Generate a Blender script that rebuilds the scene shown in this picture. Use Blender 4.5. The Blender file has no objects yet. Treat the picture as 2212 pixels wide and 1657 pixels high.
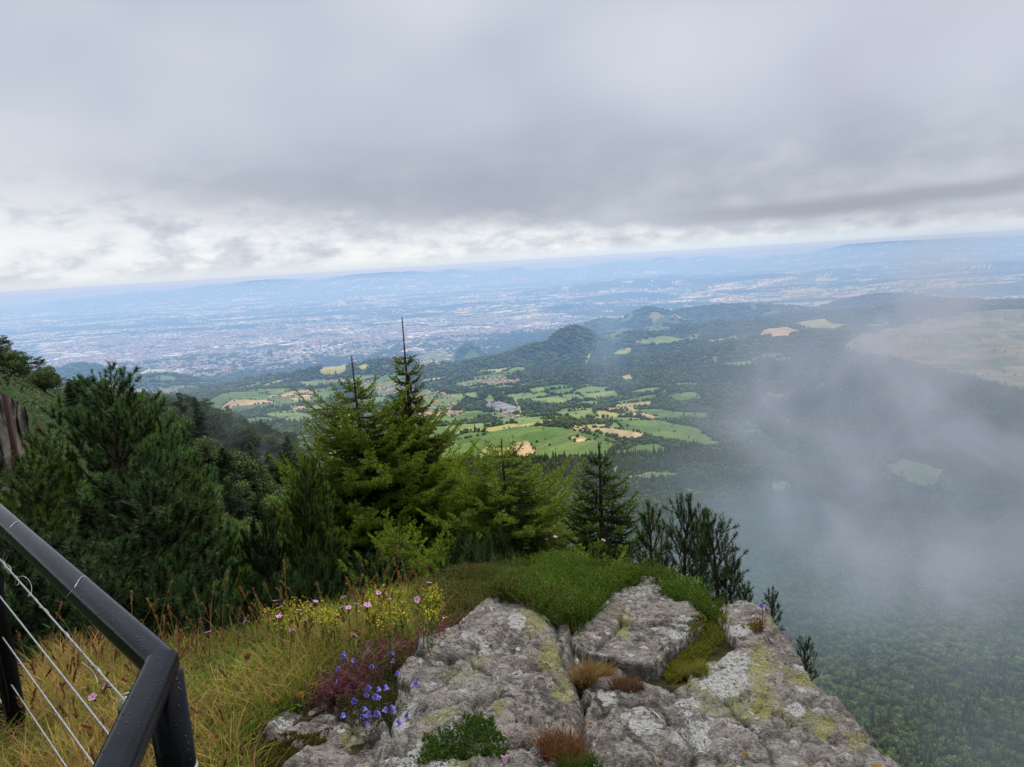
import time; _t0 = time.time()
import bpy, math, random
import numpy as np
from mathutils import Matrix, Vector

SC = bpy.context.scene
COL = SC.collection
R = math.radians
rng = np.random.default_rng(7)
random.seed(7)

# ------------------------------------------------------------------ camera
FPX = 740.0                       # focal length in pixels of a 1024 wide frame
PITCH, ROLL = R(9.35), R(3.5)
_f = np.array([0, math.cos(PITCH), -math.sin(PITCH)])
_r0 = np.array([1.0, 0, 0]); _u0 = np.array([0, math.sin(PITCH), math.cos(PITCH)])
CR = math.cos(ROLL) * _r0 - math.sin(ROLL) * _u0
CU = math.sin(ROLL) * _r0 + math.cos(ROLL) * _u0
cam = bpy.data.cameras.new('camera'); camo = bpy.data.objects.new('camera', cam); COL.objects.link(camo)
cam.sensor_width = 36.0; cam.lens = 36.0 * FPX / 1024.0
cam.clip_start = 0.05; cam.clip_end = 200000
M = Matrix(((CR[0], CU[0], -_f[0], 0), (CR[1], CU[1], -_f[1], 0), (CR[2], CU[2], -_f[2], 0), (0, 0, 0, 1)))
camo.matrix_world = M
SC.camera = camo

K = 1024.0 / 2212.0
def ray(X, Y):
    """direction of sight towards a point of the survey sketch (2212 units wide)"""
    px, py = X * K - 512.0, 383.5 - Y * K
    d = _f * FPX + CR * px + CU * py
    return d / np.linalg.norm(d)
def at(X, Y, d):
    return ray(X, Y) * d
def at_h(X, Y, dh):
    """point at horizontal distance dh"""
    v = ray(X, Y); return v * (dh / math.hypot(v[0], v[1]))
def at_z(X, Y, z):
    v = ray(X, Y); return v * (z / v[2])

# ------------------------------------------------------------------ noise
def _h(ix, iy, seed):
    ix = ix.astype(np.int64).astype(np.uint32); iy = iy.astype(np.int64).astype(np.uint32)
    h = ix * np.uint32(374761393) + iy * np.uint32(668265263) + np.uint32((seed * 2246822519) & 0xffffffff)
    h = (h ^ (h >> np.uint32(13))) * np.uint32(1274126177)
    h = (h ^ (h >> np.uint32(16))) * np.uint32(2246822519)
    h ^= h >> np.uint32(15)
    return h.astype(np.float64) / 4294967295.0
def vn(x, y, seed=0):
    x = np.asarray(x, float); y = np.asarray(y, float)
    ix = np.floor(x); iy = np.floor(y); fx = x - ix; fy = y - iy
    fx = fx * fx * fx * (fx * (fx * 6 - 15) + 10); fy = fy * fy * fy * (fy * (fy * 6 - 15) + 10)
    a = _h(ix, iy, seed); b = _h(ix + 1, iy, seed); c = _h(ix, iy + 1, seed); d = _h(ix + 1, iy + 1, seed)
    return (a + (b - a) * fx) * (1 - fy) + (c + (d - c) * fx) * fy
def fbm(x, y, seed=0, oct=4, gain=0.5):
    s = 0; a = 1.0; t = 0
    for o in range(oct):
        s = s + a * vn(x * 2 ** o + 17.3 * o, y * 2 ** o - 9.1 * o, seed + o * 11); t += a; a *= gain
    return s / t
def worley(x, y, seed=0, jit=0.9):
    """F1, F2 and the id (0..1) of the nearest cell"""
    x = np.asarray(x, float); y = np.asarray(y, float)
    ix = np.floor(x); iy = np.floor(y)
    f1 = np.full(x.shape, 9.0); f2 = np.full(x.shape, 9.0); cid = np.zeros(x.shape)
    for dx in (-1, 0, 1):
        for dy in (-1, 0, 1):
            cx = ix + dx; cy = iy + dy
            px = cx + 0.5 + (_h(cx, cy, seed) - 0.5) * jit; py = cy + 0.5 + (_h(cx, cy, seed + 5) - 0.5) * jit
            d = np.hypot(px - x, py - y)
            n = d < f1
            f2 = np.where(n, f1, np.minimum(f2, d)); cid = np.where(n, _h(cx, cy, seed + 9), cid); f1 = np.where(n, d, f1)
    return f1, f2, cid
def sstep(a, b, x):
    t = np.clip((x - a) / (b - a), 0, 1); return t * t * (3 - 2 * t)
def inpoly(x, y, P):
    P = np.asarray(P, float); n = len(P); res = np.zeros(np.shape(x), bool)
    m = (x >= P[:, 0].min()) & (x <= P[:, 0].max()) & (y >= P[:, 1].min()) & (y <= P[:, 1].max())
    if not np.any(m): return res
    xs, ys = x[m], y[m]; r = np.zeros(xs.shape, bool)
    for i in range(n):
        x1, y1 = P[i]; x2, y2 = P[(i + 1) % n]
        if y1 == y2: continue
        c = ((y1 > ys) != (y2 > ys)) & (xs < (x2 - x1) * (ys - y1) / (y2 - y1) + x1)
        r ^= c
    res[m] = r; return res
def polydist(x, y, P):
    P = np.asarray(P, float); n = len(P); d = np.full(np.shape(x), 1e9)
    for i in range(n):
        a = P[i]; b = P[(i + 1) % n]; ab = b - a
        t = np.clip(((x - a[0]) * ab[0] + (y - a[1]) * ab[1]) / (ab @ ab + 1e-12), 0, 1)
        d = np.minimum(d, np.hypot(x - a[0] - t * ab[0], y - a[1] - t * ab[1]))
    return d
def norm(v):
    return v / (np.linalg.norm(v, axis=-1, keepdims=True) + 1e-12)

# ------------------------------------------------------------------ objects
def tag(o, label=None, cat=None, group=None, kind=None):
    if label: o['label'] = label
    if cat: o['category'] = cat
    if group: o['group'] = group
    if kind: o['kind'] = kind
    return o
def empty(name, loc=(0, 0, 0), rz=0.0, label=None, cat=None, group=None):
    o = bpy.data.objects.new(name, None); o.empty_display_size = 0.1; COL.objects.link(o)
    o.location = loc; o.rotation_euler = (0, 0, rz)
    return tag(o, label, cat, group)
def mesh(name, V, F, mat, col=None, smooth=False, parent=None, link=True):
    """V (n,3); F (m,k) array or list of such arrays; col (n,3)"""
    me = bpy.data.meshes.new(name)
    Fs = [np.asarray(f, np.int32) for f in (F if isinstance(F, (list, tuple)) else [F]) if len(f)]
    V = np.asarray(V, np.float32)
    nl = sum(f.size for f in Fs); nf = sum(len(f) for f in Fs)
    me.vertices.add(len(V)); me.vertices.foreach_set('co', V.ravel())
    me.loops.add(nl); me.polygons.add(nf)
    li = np.concatenate([f.ravel() for f in Fs])
    tot = np.concatenate([np.full(len(f), f.shape[1], np.int32) for f in Fs])
    st = np.concatenate([[0], np.cumsum(tot)[:-1]]).astype(np.int32)
    me.loops.foreach_set('vertex_index', li); me.polygons.foreach_set('loop_start', st)
    try: me.polygons.foreach_set('loop_total', tot)
    except Exception: pass
    if smooth: me.polygons.foreach_set('use_smooth', np.ones(nf, bool))
    if col is not None:
        a = me.color_attributes.new('Col', 'FLOAT_COLOR', 'POINT')
        c = np.ones((len(V), 4), np.float32); c[:, :3] = col; a.data.foreach_set('color', c.ravel())
    me.update(calc_edges=True)
    me.materials.append(mat)
    o = bpy.data.objects.new(name, me)
    if link: COL.objects.link(o)
    if parent: o.parent = parent
    return o
class MB:
    """collects pieces that become one mesh"""
    def __init__(s): s.V = []; s.F = {}; s.C = []; s.n = 0
    def add(s, V, F, c=None):
        V = np.asarray(V, float); s.V.append(V)
        for f in (F if isinstance(F, list) else [F]):
            f = np.atleast_2d(np.asarray(f, np.int64)); s.F.setdefault(f.shape[1], []).append(f + s.n)
        if c is None: c = (1, 1, 1)
        c = np.asarray(c, float); s.C.append(np.broadcast_to(c, (len(V), 3)).copy()); s.n += len(V)
    def box(s, c, sz, rz=0.0, col=None):
        c = np.asarray(c, float); h = np.asarray(sz, float) / 2
        v = np.array([[i, j, k] for k in (-1, 1) for j in (-1, 1) for i in (-1, 1)], float) * h
        cr, sr = math.cos(rz), math.sin(rz)
        v = np.c_[v[:, 0] * cr - v[:, 1] * sr, v[:, 0] * sr + v[:, 1] * cr, v[:, 2]] + c
        s.add(v, [[0, 2, 3, 1], [4, 5, 7, 6], [0, 1, 5, 4], [2, 6, 7, 3], [0, 4, 6, 2], [1, 3, 7, 5]], col)
    def tube(s, P, rad, k=8, col=None, cap=True):
        P = np.asarray(P, float); n = len(P)
        rad = np.broadcast_to(np.asarray(rad, float), (n,))
        T = np.gradient(P, axis=0); T = norm(T)
        ref = np.array([0, 0, 1.0]) if abs(T[0][2]) < 0.9 else np.array([1.0, 0, 0])
        A = norm(np.cross(T, ref)); B = np.cross(T, A)
        a = np.arange(k) * 2 * math.pi / k
        ring = P[:, None, :] + rad[:, None, None] * (A[:, None, :] * np.cos(a)[None, :, None] + B[:, None, :] * np.sin(a)[None, :, None])
        V = ring.reshape(-1, 3)
        i = np.arange(n - 1)[:, None] * k; j = np.arange(k)[None, :]; j2 = (j + 1) % k
        F = np.stack([i + j, i + j2, i + k + j2, i + k + j], -1).reshape(-1, 4)
        Fs = [F]
        if cap:
            V = np.vstack([V, P[0], P[-1]]); c0 = n * k; j = np.arange(k); j2 = (j + 1) % k
            Fs += [np.stack([j2, j, np.full(k, c0)], -1), np.stack([(n - 1) * k + j, (n - 1) * k + j2, np.full(k, c0 + 1)], -1)]
        s.add(V, Fs, col)
    def build(s, name, mat, parent=None, smooth=False, color=True, link=True):
        return mesh(name, np.vstack(s.V), [np.vstack(f) for f in s.F.values()], mat, np.vstack(s.C) if color else None, smooth, parent, link)
def spline(P, n):
    """Catmull-Rom through P"""
    P = np.asarray(P, float); Q = np.vstack([2 * P[0] - P[1], P, 2 * P[-1] - P[-2]])
    t = np.linspace(0, len(P) - 1 - 1e-9, n); i = t.astype(int); u = (t - i)[:, None]
    a, b, c, d = Q[i], Q[i + 1], Q[i + 2], Q[i + 3]
    return 0.5 * ((2 * b) + (-a + c) * u + (2 * a - 5 * b + 4 * c - d) * u * u + (-a + 3 * b - 3 * c + d) * u ** 3)
def copy_tree(o, parent=None):
    c = o.copy(); COL.objects.link(c)
    if parent: c.parent = parent
    for ch in o.children: copy_tree(ch, c)
    return c

# ------------------------------------------------------------------ materials
class NT:
    def __init__(s, name, world=False):
        if world: s.id = bpy.data.worlds.new(name)
        else: s.id = bpy.data.materials.new(name)
        s.id.use_nodes = True; s.t = s.id.node_tree; s.t.nodes.clear(); s.world = world
    def n(s, typ, **kw):
        nd = s.t.nodes.new(typ)
        ins = kw.pop('ins', {})
        for k, v in kw.items(): setattr(nd, k, v)
        for k, v in ins.items(): s.set(nd, k, v)
        return nd
    def set(s, nd, k, v):
        sock = nd.inputs[k]
        if hasattr(v, 'is_output') or isinstance(v, bpy.types.NodeSocket): s.t.links.new(v, sock)
        else: sock.default_value = v
    def m(s, op, a, b=0.0, c=0.0, clamp=False):
        nd = s.n('ShaderNodeMath', operation=op, use_clamp=clamp)
        for i, v in enumerate((a, b, c)):
            if i < len(nd.inputs): s.set(nd, i, v)
        return nd.outputs[0]
    def mix(s, f, a, b, mode='MIX'):
        nd = s.n('ShaderNodeMix', data_type='RGBA', blend_type=mode); nd.clamp_factor = True
        s.set(nd, 0, f); s.set(nd, 6, c4(a)); s.set(nd, 7, c4(b)); return nd.outputs[2]
    def noise(s, vec, scale, detail=4, rough=0.55, dist=0.0, w=None):
        nd = s.n('ShaderNodeTexNoise', ins={'Scale': scale, 'Detail': detail, 'Roughness': rough, 'Distortion': dist})
        if vec is not None: s.set(nd, 'Vector', vec)
        return nd.outputs['Fac']
    def noisec(s, vec, scale, detail=3):
        nd = s.n('ShaderNodeTexNoise', ins={'Scale': scale, 'Detail': detail, 'Vector': vec}); return nd.outputs['Color']
    def vor(s, vec, scale, feature='F1', out='Distance', rnd=1.0):
        nd = s.n('ShaderNodeTexVoronoi', feature=feature, ins={'Scale': scale, 'Vector': vec, 'Randomness': rnd}); return nd.outputs[out]
    def ramp(s, f, stops, interp='LINEAR'):
        nd = s.n('ShaderNodeValToRGB'); s.set(nd, 0, f); cr = nd.color_ramp; cr.interpolation = interp
        while len(cr.elements) > 1: cr.elements.remove(cr.elements[-1])
        cr.elements[0].position = stops[0][0]; cr.elements[0].color = c4(stops[0][1])
        for p, c in stops[1:]:
            e = cr.elements.new(p); e.color = c4(c)
        return nd.outputs[0]
    def rng(s, v, a, b, c=0.0, d=1.0, smooth=False):
        nd = s.n('ShaderNodeMapRange', clamp=True); nd.interpolation_type = 'SMOOTHSTEP' if smooth else 'LINEAR'
        for i, q in enumerate((v, a, b, c, d)): s.set(nd, i, q)
        return nd.outputs[0]
    def sc(s, v, x, y, z):
        nd = s.n('ShaderNodeVectorMath', operation='MULTIPLY'); s.set(nd, 0, v); nd.inputs[1].default_value = (x, y, z); return nd.outputs[0]
    def vadd(s, v, w, k=1.0):
        nd = s.n('ShaderNodeVectorMath', operation='MULTIPLY_ADD'); s.set(nd, 0, w); nd.inputs[1].default_value = (k, k, k); s.set(nd, 2, v); return nd.outputs[0]
    def pos(s): return s.n('ShaderNodeNewGeometry').outputs['Position']
    def objc(s): return s.n('ShaderNodeTexCoord').outputs['Object']
    def attr(s, name='Col'): return s.n('ShaderNodeAttribute', attribute_name=name).outputs['Color']
    def bump(s, h, dist, strength=1.0):
        nd = s.n('ShaderNodeBump', ins={'Height': h, 'Distance': dist, 'Strength': strength}); return nd.outputs[0]
    def bsdf(s, col, rough=0.8, normal=None, spec=0.3, metal=0.0, trans=None, coat=None, nosh=False):
        nd = s.n('ShaderNodeBsdfPrincipled'); s.set(nd, 'Base Color', c4(col)); s.set(nd, 'Roughness', rough)
        s.set(nd, 'Specular IOR Level', spec); s.set(nd, 'Metallic', metal)
        if normal is not None: s.set(nd, 'Normal', normal)
        if coat is not None: nd.inputs['Coat Weight'].default_value = coat; nd.inputs['Coat Roughness'].default_value = 0.15
        sh = nd.outputs[0]
        if trans:
            tr = s.n('ShaderNodeBsdfTranslucent'); s.set(tr, 'Color', c4(col))
            mx = s.n('ShaderNodeMixShader'); mx.inputs[0].default_value = trans
            s.t.links.new(sh, mx.inputs[1]); s.t.links.new(tr.outputs[0], mx.inputs[2]); sh = mx.outputs[0]
        out = s.n('ShaderNodeOutputMaterial'); s.t.links.new(sh, out.inputs['Surface'])
        return s.id
def c4(c):
    if isinstance(c, bpy.types.NodeSocket): return c
    c = tuple(c); return c if len(c) == 4 else c + (1.0,)
def srgb(r, g, b):
    f = lambda v: ((v / 255 + 0.055) / 1.055) ** 2.4 if v > 10 else v / 255 / 12.92
    return (f(r), f(g), f(b))
def foliage_mat(name, rough=0.55, trans=0.25, var=0.25, spec=0.25):
    t = NT(name); c = t.attr(); info = t.n('ShaderNodeObjectInfo').outputs['Random']
    n = t.noise(t.objc(), 2.3, 2)
    v = t.m('MULTIPLY_ADD', n, var * 2, 1 - var); v2 = t.m('MULTIPLY_ADD', info, var, 1 - var / 2); v = t.m('MULTIPLY', v, v2)
    nd = t.n('ShaderNodeVectorMath', operation='SCALE'); t.set(nd, 0, c); t.set(nd, 3, v)
    return t.bsdf(nd.outputs[0], rough, spec=spec, trans=trans)
# ================================================================== terrain
PR = np.array([0, 3, 5, 8, 15, 40, 100, 300, 600, 900, 1300, 2000, 3500, 5000, 5800, 7200, 8500, 1e6])
PZ = np.array([-2.6, -2.9, -3.4, -4.9, -9.5, -28, -69, -196, -364, -475, -555, -615, -665, -735, -800, -1000, -1080, -1080])
HILLS = []          # x, y, height, width across, width along sight, azimuth
RIDGE = [at_h(-160, 760, 38), at_h(90, 838, 62), at_h(330, 915, 105), at_h(480, 945, 150), at_h(640, 990, 200), at_h(760, 1110, 260)]
RIDGE = np.array([p - np.array([0, 0, h]) for p, h in zip(RIDGE, (0, 0, 0, 0, 0, 0))])
RIDGE = np.vstack([RIDGE[0] + np.array([-60, -30, 4]), RIDGE])
def Hbase(x, y):
    x = np.asarray(x, float); y = np.asarray(y, float)
    r = np.hypot(x, y); az = np.degrees(np.arctan2(x, y))
    s = 1 + 0.75 * sstep(-2, 30, az) + 0.10 * sstep(-5, -30, az)
    re = np.where(r > 3500, 3500 + (r - 3500) / s, r)
    z = np.interp(re, PR, PZ)
    z = z * (1 + .22 * sstep(2, 14, az) * sstep(25, 120, r) * (1 - sstep(620, 1000, r)))
    rt = sstep(4, 14, az) * (r < 600); z = np.where(rt > 0, np.minimum(z, z * (1 - rt) + rt * (-4.0 - .755 * r)), z)
    back = sstep(-.10, -.9, y / np.maximum(r, .01)); z = z * (1 - back) + back * (-1.6 + 36 * sstep(2, 80, r) - .3 * np.maximum(r - 150, 0))
    und = (fbm(x / 900, y / 900, 3, 4) - 0.5)
    z = z + und * 120 * sstep(300, 2500, r) * (1 - 0.8 * sstep(-940, -1060, z))
    z = z + (fbm(x / 60, y / 60, 9, 3) - 0.5) * 9 * sstep(30, 150, r) * (1 - sstep(1500, 3000, r))
    # far uplands that close the view
    m = 360 + 1500 * (fbm(az / 6.5, az * 0 + 3.3, 21, 4, .5) - 0.42) + 260 * np.exp(-((az + 12) / 7) ** 2) + 330 * sstep(-5, 30, az) + 160 * (fbm(az / 3.0, r / 9000, 25, 3) - .5)
    z = z + sstep(36000, 52000, r) * m
    z = z + 620 * np.maximum(fbm(x / 5200, y / 3600, 31, 4) - 0.46, 0) * sstep(13000, 22000, r) * (1 - sstep(30000, 38000, r)) * sstep(-10, 6, az) \
          + 110 * (fbm(x / 4200, y / 4200, 33, 3) - 0.45) * sstep(19000, 26000, r) * (1 - sstep(30000, 36000, r))
    z = np.where(r > 12000, np.where(z > -380, -380 + 185 * np.tanh((z + 380) / 260), z), z)
    return z
def H(x, y):
    x = np.asarray(x, float); y = np.asarray(y, float)
    z = Hbase(x, y)
    add = np.zeros(x.shape)
    for hx, hy, hh, wa, wl, az in HILLS:
        ca, sa = math.cos(az), math.sin(az); dx = x - hx; dy = y - hy
        u = (dx * ca - dy * sa) / wa; v = (dx * sa + dy * ca) / wl
        q = u * u + v * v
        add = np.where(q < 16, np.maximum(add, hh * np.exp(-q * 0.8)), add)
    z = z + add
    r = np.hypot(x, y)
    if np.any(r < 700):
        best = np.full(x.shape, -1e9)
        for i in range(len(RIDGE) - 1):
            a, b = RIDGE[i], RIDGE[i + 1]; ab = (b - a)[:2]
            t = np.clip(((x - a[0]) * ab[0] + (y - a[1]) * ab[1]) / (ab @ ab), 0, 1)
            d = np.hypot(x - a[0] - t * ab[0], y - a[1] - t * ab[1])
            best = np.maximum(best, a[2] + (b[2] - a[2]) * t - np.sqrt(((0.70 + .75 * (1 - sstep(35, 120, r))) * d) ** 2 + 9) + 3)
        best = best - 400 * sstep(-6, 8, np.degrees(np.arctan2(x, y)))
        z = np.where(r < 700, np.maximum(z, best), z)
    return z
def hill(X, Y, d, wa, wl, dz=0):
    p = at_h(X, Y, d); hh = p[2] - float(Hbase(p[0], p[1])) + dz
    HILLS.append((p[0], p[1], hh, wa, wl, math.atan2(p[0], p[1])))
for a in [(1235, 690, 6100, 260, 380), (1330, 712, 6400, 420, 380), (1480, 676, 7600, 700, 450), (1150, 735, 5900, 300, 320), (1060, 765, 5600, 320, 300),
          (1400, 648, 9500, 520, 420), (1545, 625, 10200, 800, 450), (1300, 675, 9200, 420, 300), (1740, 648, 8800, 900, 380), (1620, 660, 8600, 420, 260),
          (1915, 603, 11500, 520, 400), (2120, 615, 9500, 900, 420), (1985, 632, 8200, 700, 300),
          (835, 770, 5600, 420, 380), (705, 786, 5800, 380, 320), (600, 806, 6100, 380, 260),
          (335, 798, 7300, 360, 360), (165, 772, 9300, 420, 330), (1012, 735, 8000, 170, 200), (1750, 690, 5200, 420, 260)]:
    hill(*a)
HILLS = [(a, b, c * (.60 if a > 700 + .12 * b else .80), d * (2.0 if a > 700 + .12 * b else 1.0), e * (1.3 if a > 700 + .12 * b else 1), f) for a, b, c, d, e, f in HILLS]

def hit(X, Y, tmin=25.0):
    """where the line of sight meets the land"""
    v = ray(X, Y); t = np.geomspace(tmin, 70000, 900)
    g = v[2] * t - H(v[0] * t, v[1] * t); i = np.argmax(g < 0)
    if g[i] >= 0: return v * 60000
    a, b = t[i - 1], t[i]; ga, gb = g[i - 1], g[i]
    q = a + (b - a) * ga / (ga - gb); p = v * q
    return np.array([p[0], p[1], float(H(p[0], p[1]))])
for X, Y, hh, wa, wl in [(1800, 592, 190, 900, 700), (1530, 580, 170, 900, 800), (1720, 568, 200, 2200, 1100), (1950, 566, 200, 2600, 1100), (785, 650, 120, 900, 600), (1010, 660, 90, 700, 500), (1230, 664, 90, 700, 500), (2150, 585, 200, 1800, 900), (560, 660, 90, 900, 500), (1350, 640, 120, 900, 500), (1650, 610, 150, 1000, 500), (420, 655, 60, 700, 400)]:
    _p = at_z(X, Y, -1060); _d = math.hypot(_p[0], _p[1]); HILLS.append((_p[0], _p[1], hh, wa, wl, math.atan2(_p[0], _p[1])))
def gpoly(pts, tmin=300.0):
    return np.array([hit(X, Y, tmin)[:2] for X, Y in pts])

GREEN = (0.120, 0.185, 0.055); LGREEN = (0.175, 0.235, 0.080); TAN = (0.50, 0.36, 0.20); YEL = (0.36, 0.34, 0.12); BRN = (0.30, 0.22, 0.14); MOOR = (0.26, 0.225, 0.12); PALE = (0.150, 0.185, 0.085)
FIELDS = [  # colour, outline
 (GREEN, [(905, 975), (960, 957), (1050, 937), (1110, 922), (1195, 920), (1270, 935), (1330, 958), (1310, 985), (1220, 986), (1190, 990), (1105, 985), (985, 995), (930, 990)]),
 (TAN, [(903, 972), (955, 955), (985, 960), (945, 970), (915, 975)]),
 (TAN, [(1100, 985), (1095, 965), (1140, 950), (1155, 972), (1150, 983)]), (YEL, [(1030, 985), (1050, 965), (1100, 968), (1100, 986)]),
 (TAN, [(1228, 948), (1252, 941), (1275, 949), (1248, 956)]),
 (TAN, [(1220, 916), (1300, 924), (1400, 938), (1385, 947), (1340, 947), (1290, 930), (1230, 921)]),
 (GREEN, [(1235, 930), (1290, 933), (1335, 950), (1320, 962), (1260, 940)]),
 (GREEN, [(1330, 912), (1420, 905), (1510, 925), (1553, 955), (1545, 966), (1470, 955), (1395, 938), (1345, 925)]),
 (GREEN, [(1340, 884), (1420, 883), (1530, 892), (1540, 905), (1440, 906), (1360, 900)]), (TAN, [(1296, 880), (1375, 878), (1382, 886), (1320, 889)]),
 (TAN, [(1330, 893), (1385, 892), (1425, 900), (1405, 903)]),
 (GREEN, [(885, 915), (900, 897), (1045, 887), (1040, 898), (950, 915), (910, 930)]), (BRN, [(890, 897), (925, 886), (1010, 886), (1000, 892), (930, 900)]),
 (GREEN, [(440, 872), (480, 850), (560, 842), (700, 838), (735, 850), (700, 866), (600, 880), (520, 890), (470, 888)]),
 (TAN, [(476, 880), (500, 863), (575, 864), (600, 870), (520, 876), (490, 882)]), (TAN, [(580, 858), (610, 848), (665, 842), (690, 846), (630, 856)]),
 (TAN, [(618, 864), (650, 853), (680, 852), (672, 862), (640, 868)]), (LGREEN, [(560, 850), (640, 842), (600, 854)]),
 (YEL, [(700, 912), (735, 890), (770, 893), (760, 905), (720, 916)]), (LGREEN, [(640, 880), (700, 872), (740, 878), (690, 892)]),
 (LGREEN, [(560, 895), (640, 890), (700, 900), (640, 915)]), (TAN, [(625, 880), (660, 876), (665, 882), (635, 886)]),
 (YEL, [(690, 806), (740, 788), (762, 786), (750, 803), (715, 812)]), (YEL, [(765, 795), (790, 785), (800, 790), (780, 802)]), (TAN, [(855, 782), (880, 778), (885, 784)]),
 (LGREEN, [(1140, 840), (1175, 835), (1180, 845), (1150, 852)]), (LGREEN, [(1000, 850), (1030, 846), (1035, 858), (1010, 862)]), (LGREEN, [(1045, 865), (1060, 850), (1070, 862), (1060, 875)]),
 (GREEN, [(1438, 856), (1500, 846), (1525, 862), (1470, 868)]), (TAN, [(1060, 820), (1100, 818), (1095, 826)]), (YEL, [(1335, 815), (1360, 808), (1370, 820), (1350, 822)]),
 (GREEN, [(1660, 855), (1690, 848), (1705, 858), (1680, 864)]),
 (LGREEN, [(1362, 742), (1420, 728), (1492, 724), (1512, 734), (1460, 738), (1400, 746)]), (LGREEN, [(1520, 735), (1590, 724), (1600, 732), (1540, 742)]),
 (YEL, [(1255, 790), (1268, 768), (1278, 765), (1270, 785)]), (LGREEN, [(1560, 785), (1620, 778), (1640, 786), (1590, 794)]), (LGREEN, [(1665, 776), (1705, 770), (1715, 778), (1680, 782)]),
 (MOOR, [(1822, 750), (1850, 725), (1905, 712), (2000, 690), (2230, 668), (2300, 870), (2150, 830), (2050, 806), (1960, 780), (1880, 768)]),
 (TAN, [(1640, 722), (1655, 711), (1700, 706), (1735, 716), (1705, 728), (1665, 728)]), (YEL, [(1690, 690), (1780, 688), (1860, 702), (1800, 712), (1730, 706)]),
 (LGREEN, [(1850, 700), (1920, 694), (1935, 702), (1880, 708)]), (TAN, [(1990, 618), (2060, 608), (2070, 614), (2010, 622)]), (TAN, [(1680, 628), (1760, 620), (1790, 626), (1710, 634)]),
 (TAN, [(1790, 640), (1860, 632), (1870, 637), (1810, 644)]),
 (PALE, [(1905, 1005), (1955, 992), (2045, 1015), (2030, 1045), (1990, 1055), (1935, 1030)]), (PALE, [(1655, 1043), (1700, 1036), (1722, 1055), (1680, 1070)]),
 (PALE, [(1330, 1032), (1400, 1019), (1475, 1022), (1460, 1030), (1390, 1034)]),
 (PALE, [(1600, 930), (1640, 926), (1650, 934), (1612, 938)]),
 (LGREEN, [(1060, 905), (1140, 898), (1180, 908), (1120, 918)]), (LGREEN, [(960, 922), (1040, 912), (1050, 925), (980, 938)]), (LGREEN, [(1140, 862), (1210, 855), (1230, 868), (1160, 874)]),
 (LGREEN, [(1220, 890), (1280, 884), (1290, 900), (1235, 905)]), (LGREEN, [(760, 862), (830, 856), (850, 868), (780, 876)]), (LGREEN, [(940, 856), (1000, 850), (1010, 862), (950, 868)]), (LGREEN, [(1250, 850), (1330, 842), (1345, 856), (1270, 864)]), (LGREEN, [(640, 825), (700, 818), (720, 830), (660, 836)]),
 (YEL, [(1110, 860), (1118, 866), (1128, 885), (1132, 900), (1126, 900), (1116, 880)]),
]
FP = [(c, gpoly(p)) for c, p in FIELDS]
CITY = gpoly([(60, 770), (130, 742), (300, 722), (500, 712), (650, 700), (820, 694), (960, 688), (1080, 684), (1190, 684), (1215, 700), (1120, 715), (1010, 742), (985, 775), (930, 792), (880, 780),
              (840, 768), (700, 772), (600, 796), (480, 812), (400, 812), (330, 792), (250, 806), (330, 822), (320, 850), (250, 850), (200, 835), (165, 815), (90, 800)])
SUBURB = gpoly([(1150, 690), (1260, 682), (1400, 668), (1480, 655), (1500, 662), (1420, 676), (1280, 692), (1160, 706)])
VILLS = [  # outline, number, group
 ([(770, 830), (800, 822), (870, 828), (880, 850), (830, 858), (770, 845)], 60, 'houses of the village behind the tall spruce'),
 ([(875, 838), (925, 846), (1000, 866), (975, 886), (900, 892), (868, 880), (868, 860)], 60, 'houses right of the tall spruce above the brown field'),
 ([(1030, 820), (1075, 814), (1125, 822), (1110, 830), (1065, 832), (1040, 830)], 50, 'houses of the red roofed hamlet above the grey roofed works'),
 ([(985, 826), (1030, 818), (1040, 830), (1000, 838)], 12, 'houses left of the red roofed hamlet'),
 ([(1390, 706), (1430, 700), (1450, 712), (1400, 718)], 16, 'houses of the pale hamlet on the plateau'),
 ([(1320, 716), (1365, 708), (1370, 716), (1330, 724)], 8, 'houses left of the pale hamlet on the plateau'),
 ([(325, 850), (345, 838), (390, 832), (385, 850), (350, 862)], 30, 'houses below the left wooded hill'),
 ([(1050, 893), (1110, 890), (1125, 905), (1060, 902)], 5, 'houses beside the grey roofed works'),
 ([(1480, 728), (1510, 724), (1512, 730)], 5, 'houses on the light green plateau meadow'),
 ([(700, 822), (760, 818), (765, 828), (705, 832)], 12, 'houses on the hill foot left of the tall spruce'),
 ([(900, 770), (960, 752), (985, 765), (950, 790), (905, 790)], 30, 'houses in the gap below the city'),
]
VP = [gpoly(p) for p, n, g in VILLS]
CONI = [gpoly([(900, 985), (1100, 975), (1330, 975), (1600, 960), (2212, 1150), (2212, 1200), (1700, 1140), (1330, 1075), (1100, 1060), (900, 1040)]),
        gpoly([(1480, 800), (1700, 772), (1900, 785), (2300, 870), (2300, 1100), (1900, 990), (1700, 960), (1560, 880)])]
WORKS = gpoly([(1040, 870), (1080, 866), (1120, 880), (1118, 892), (1060, 886)])
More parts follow.
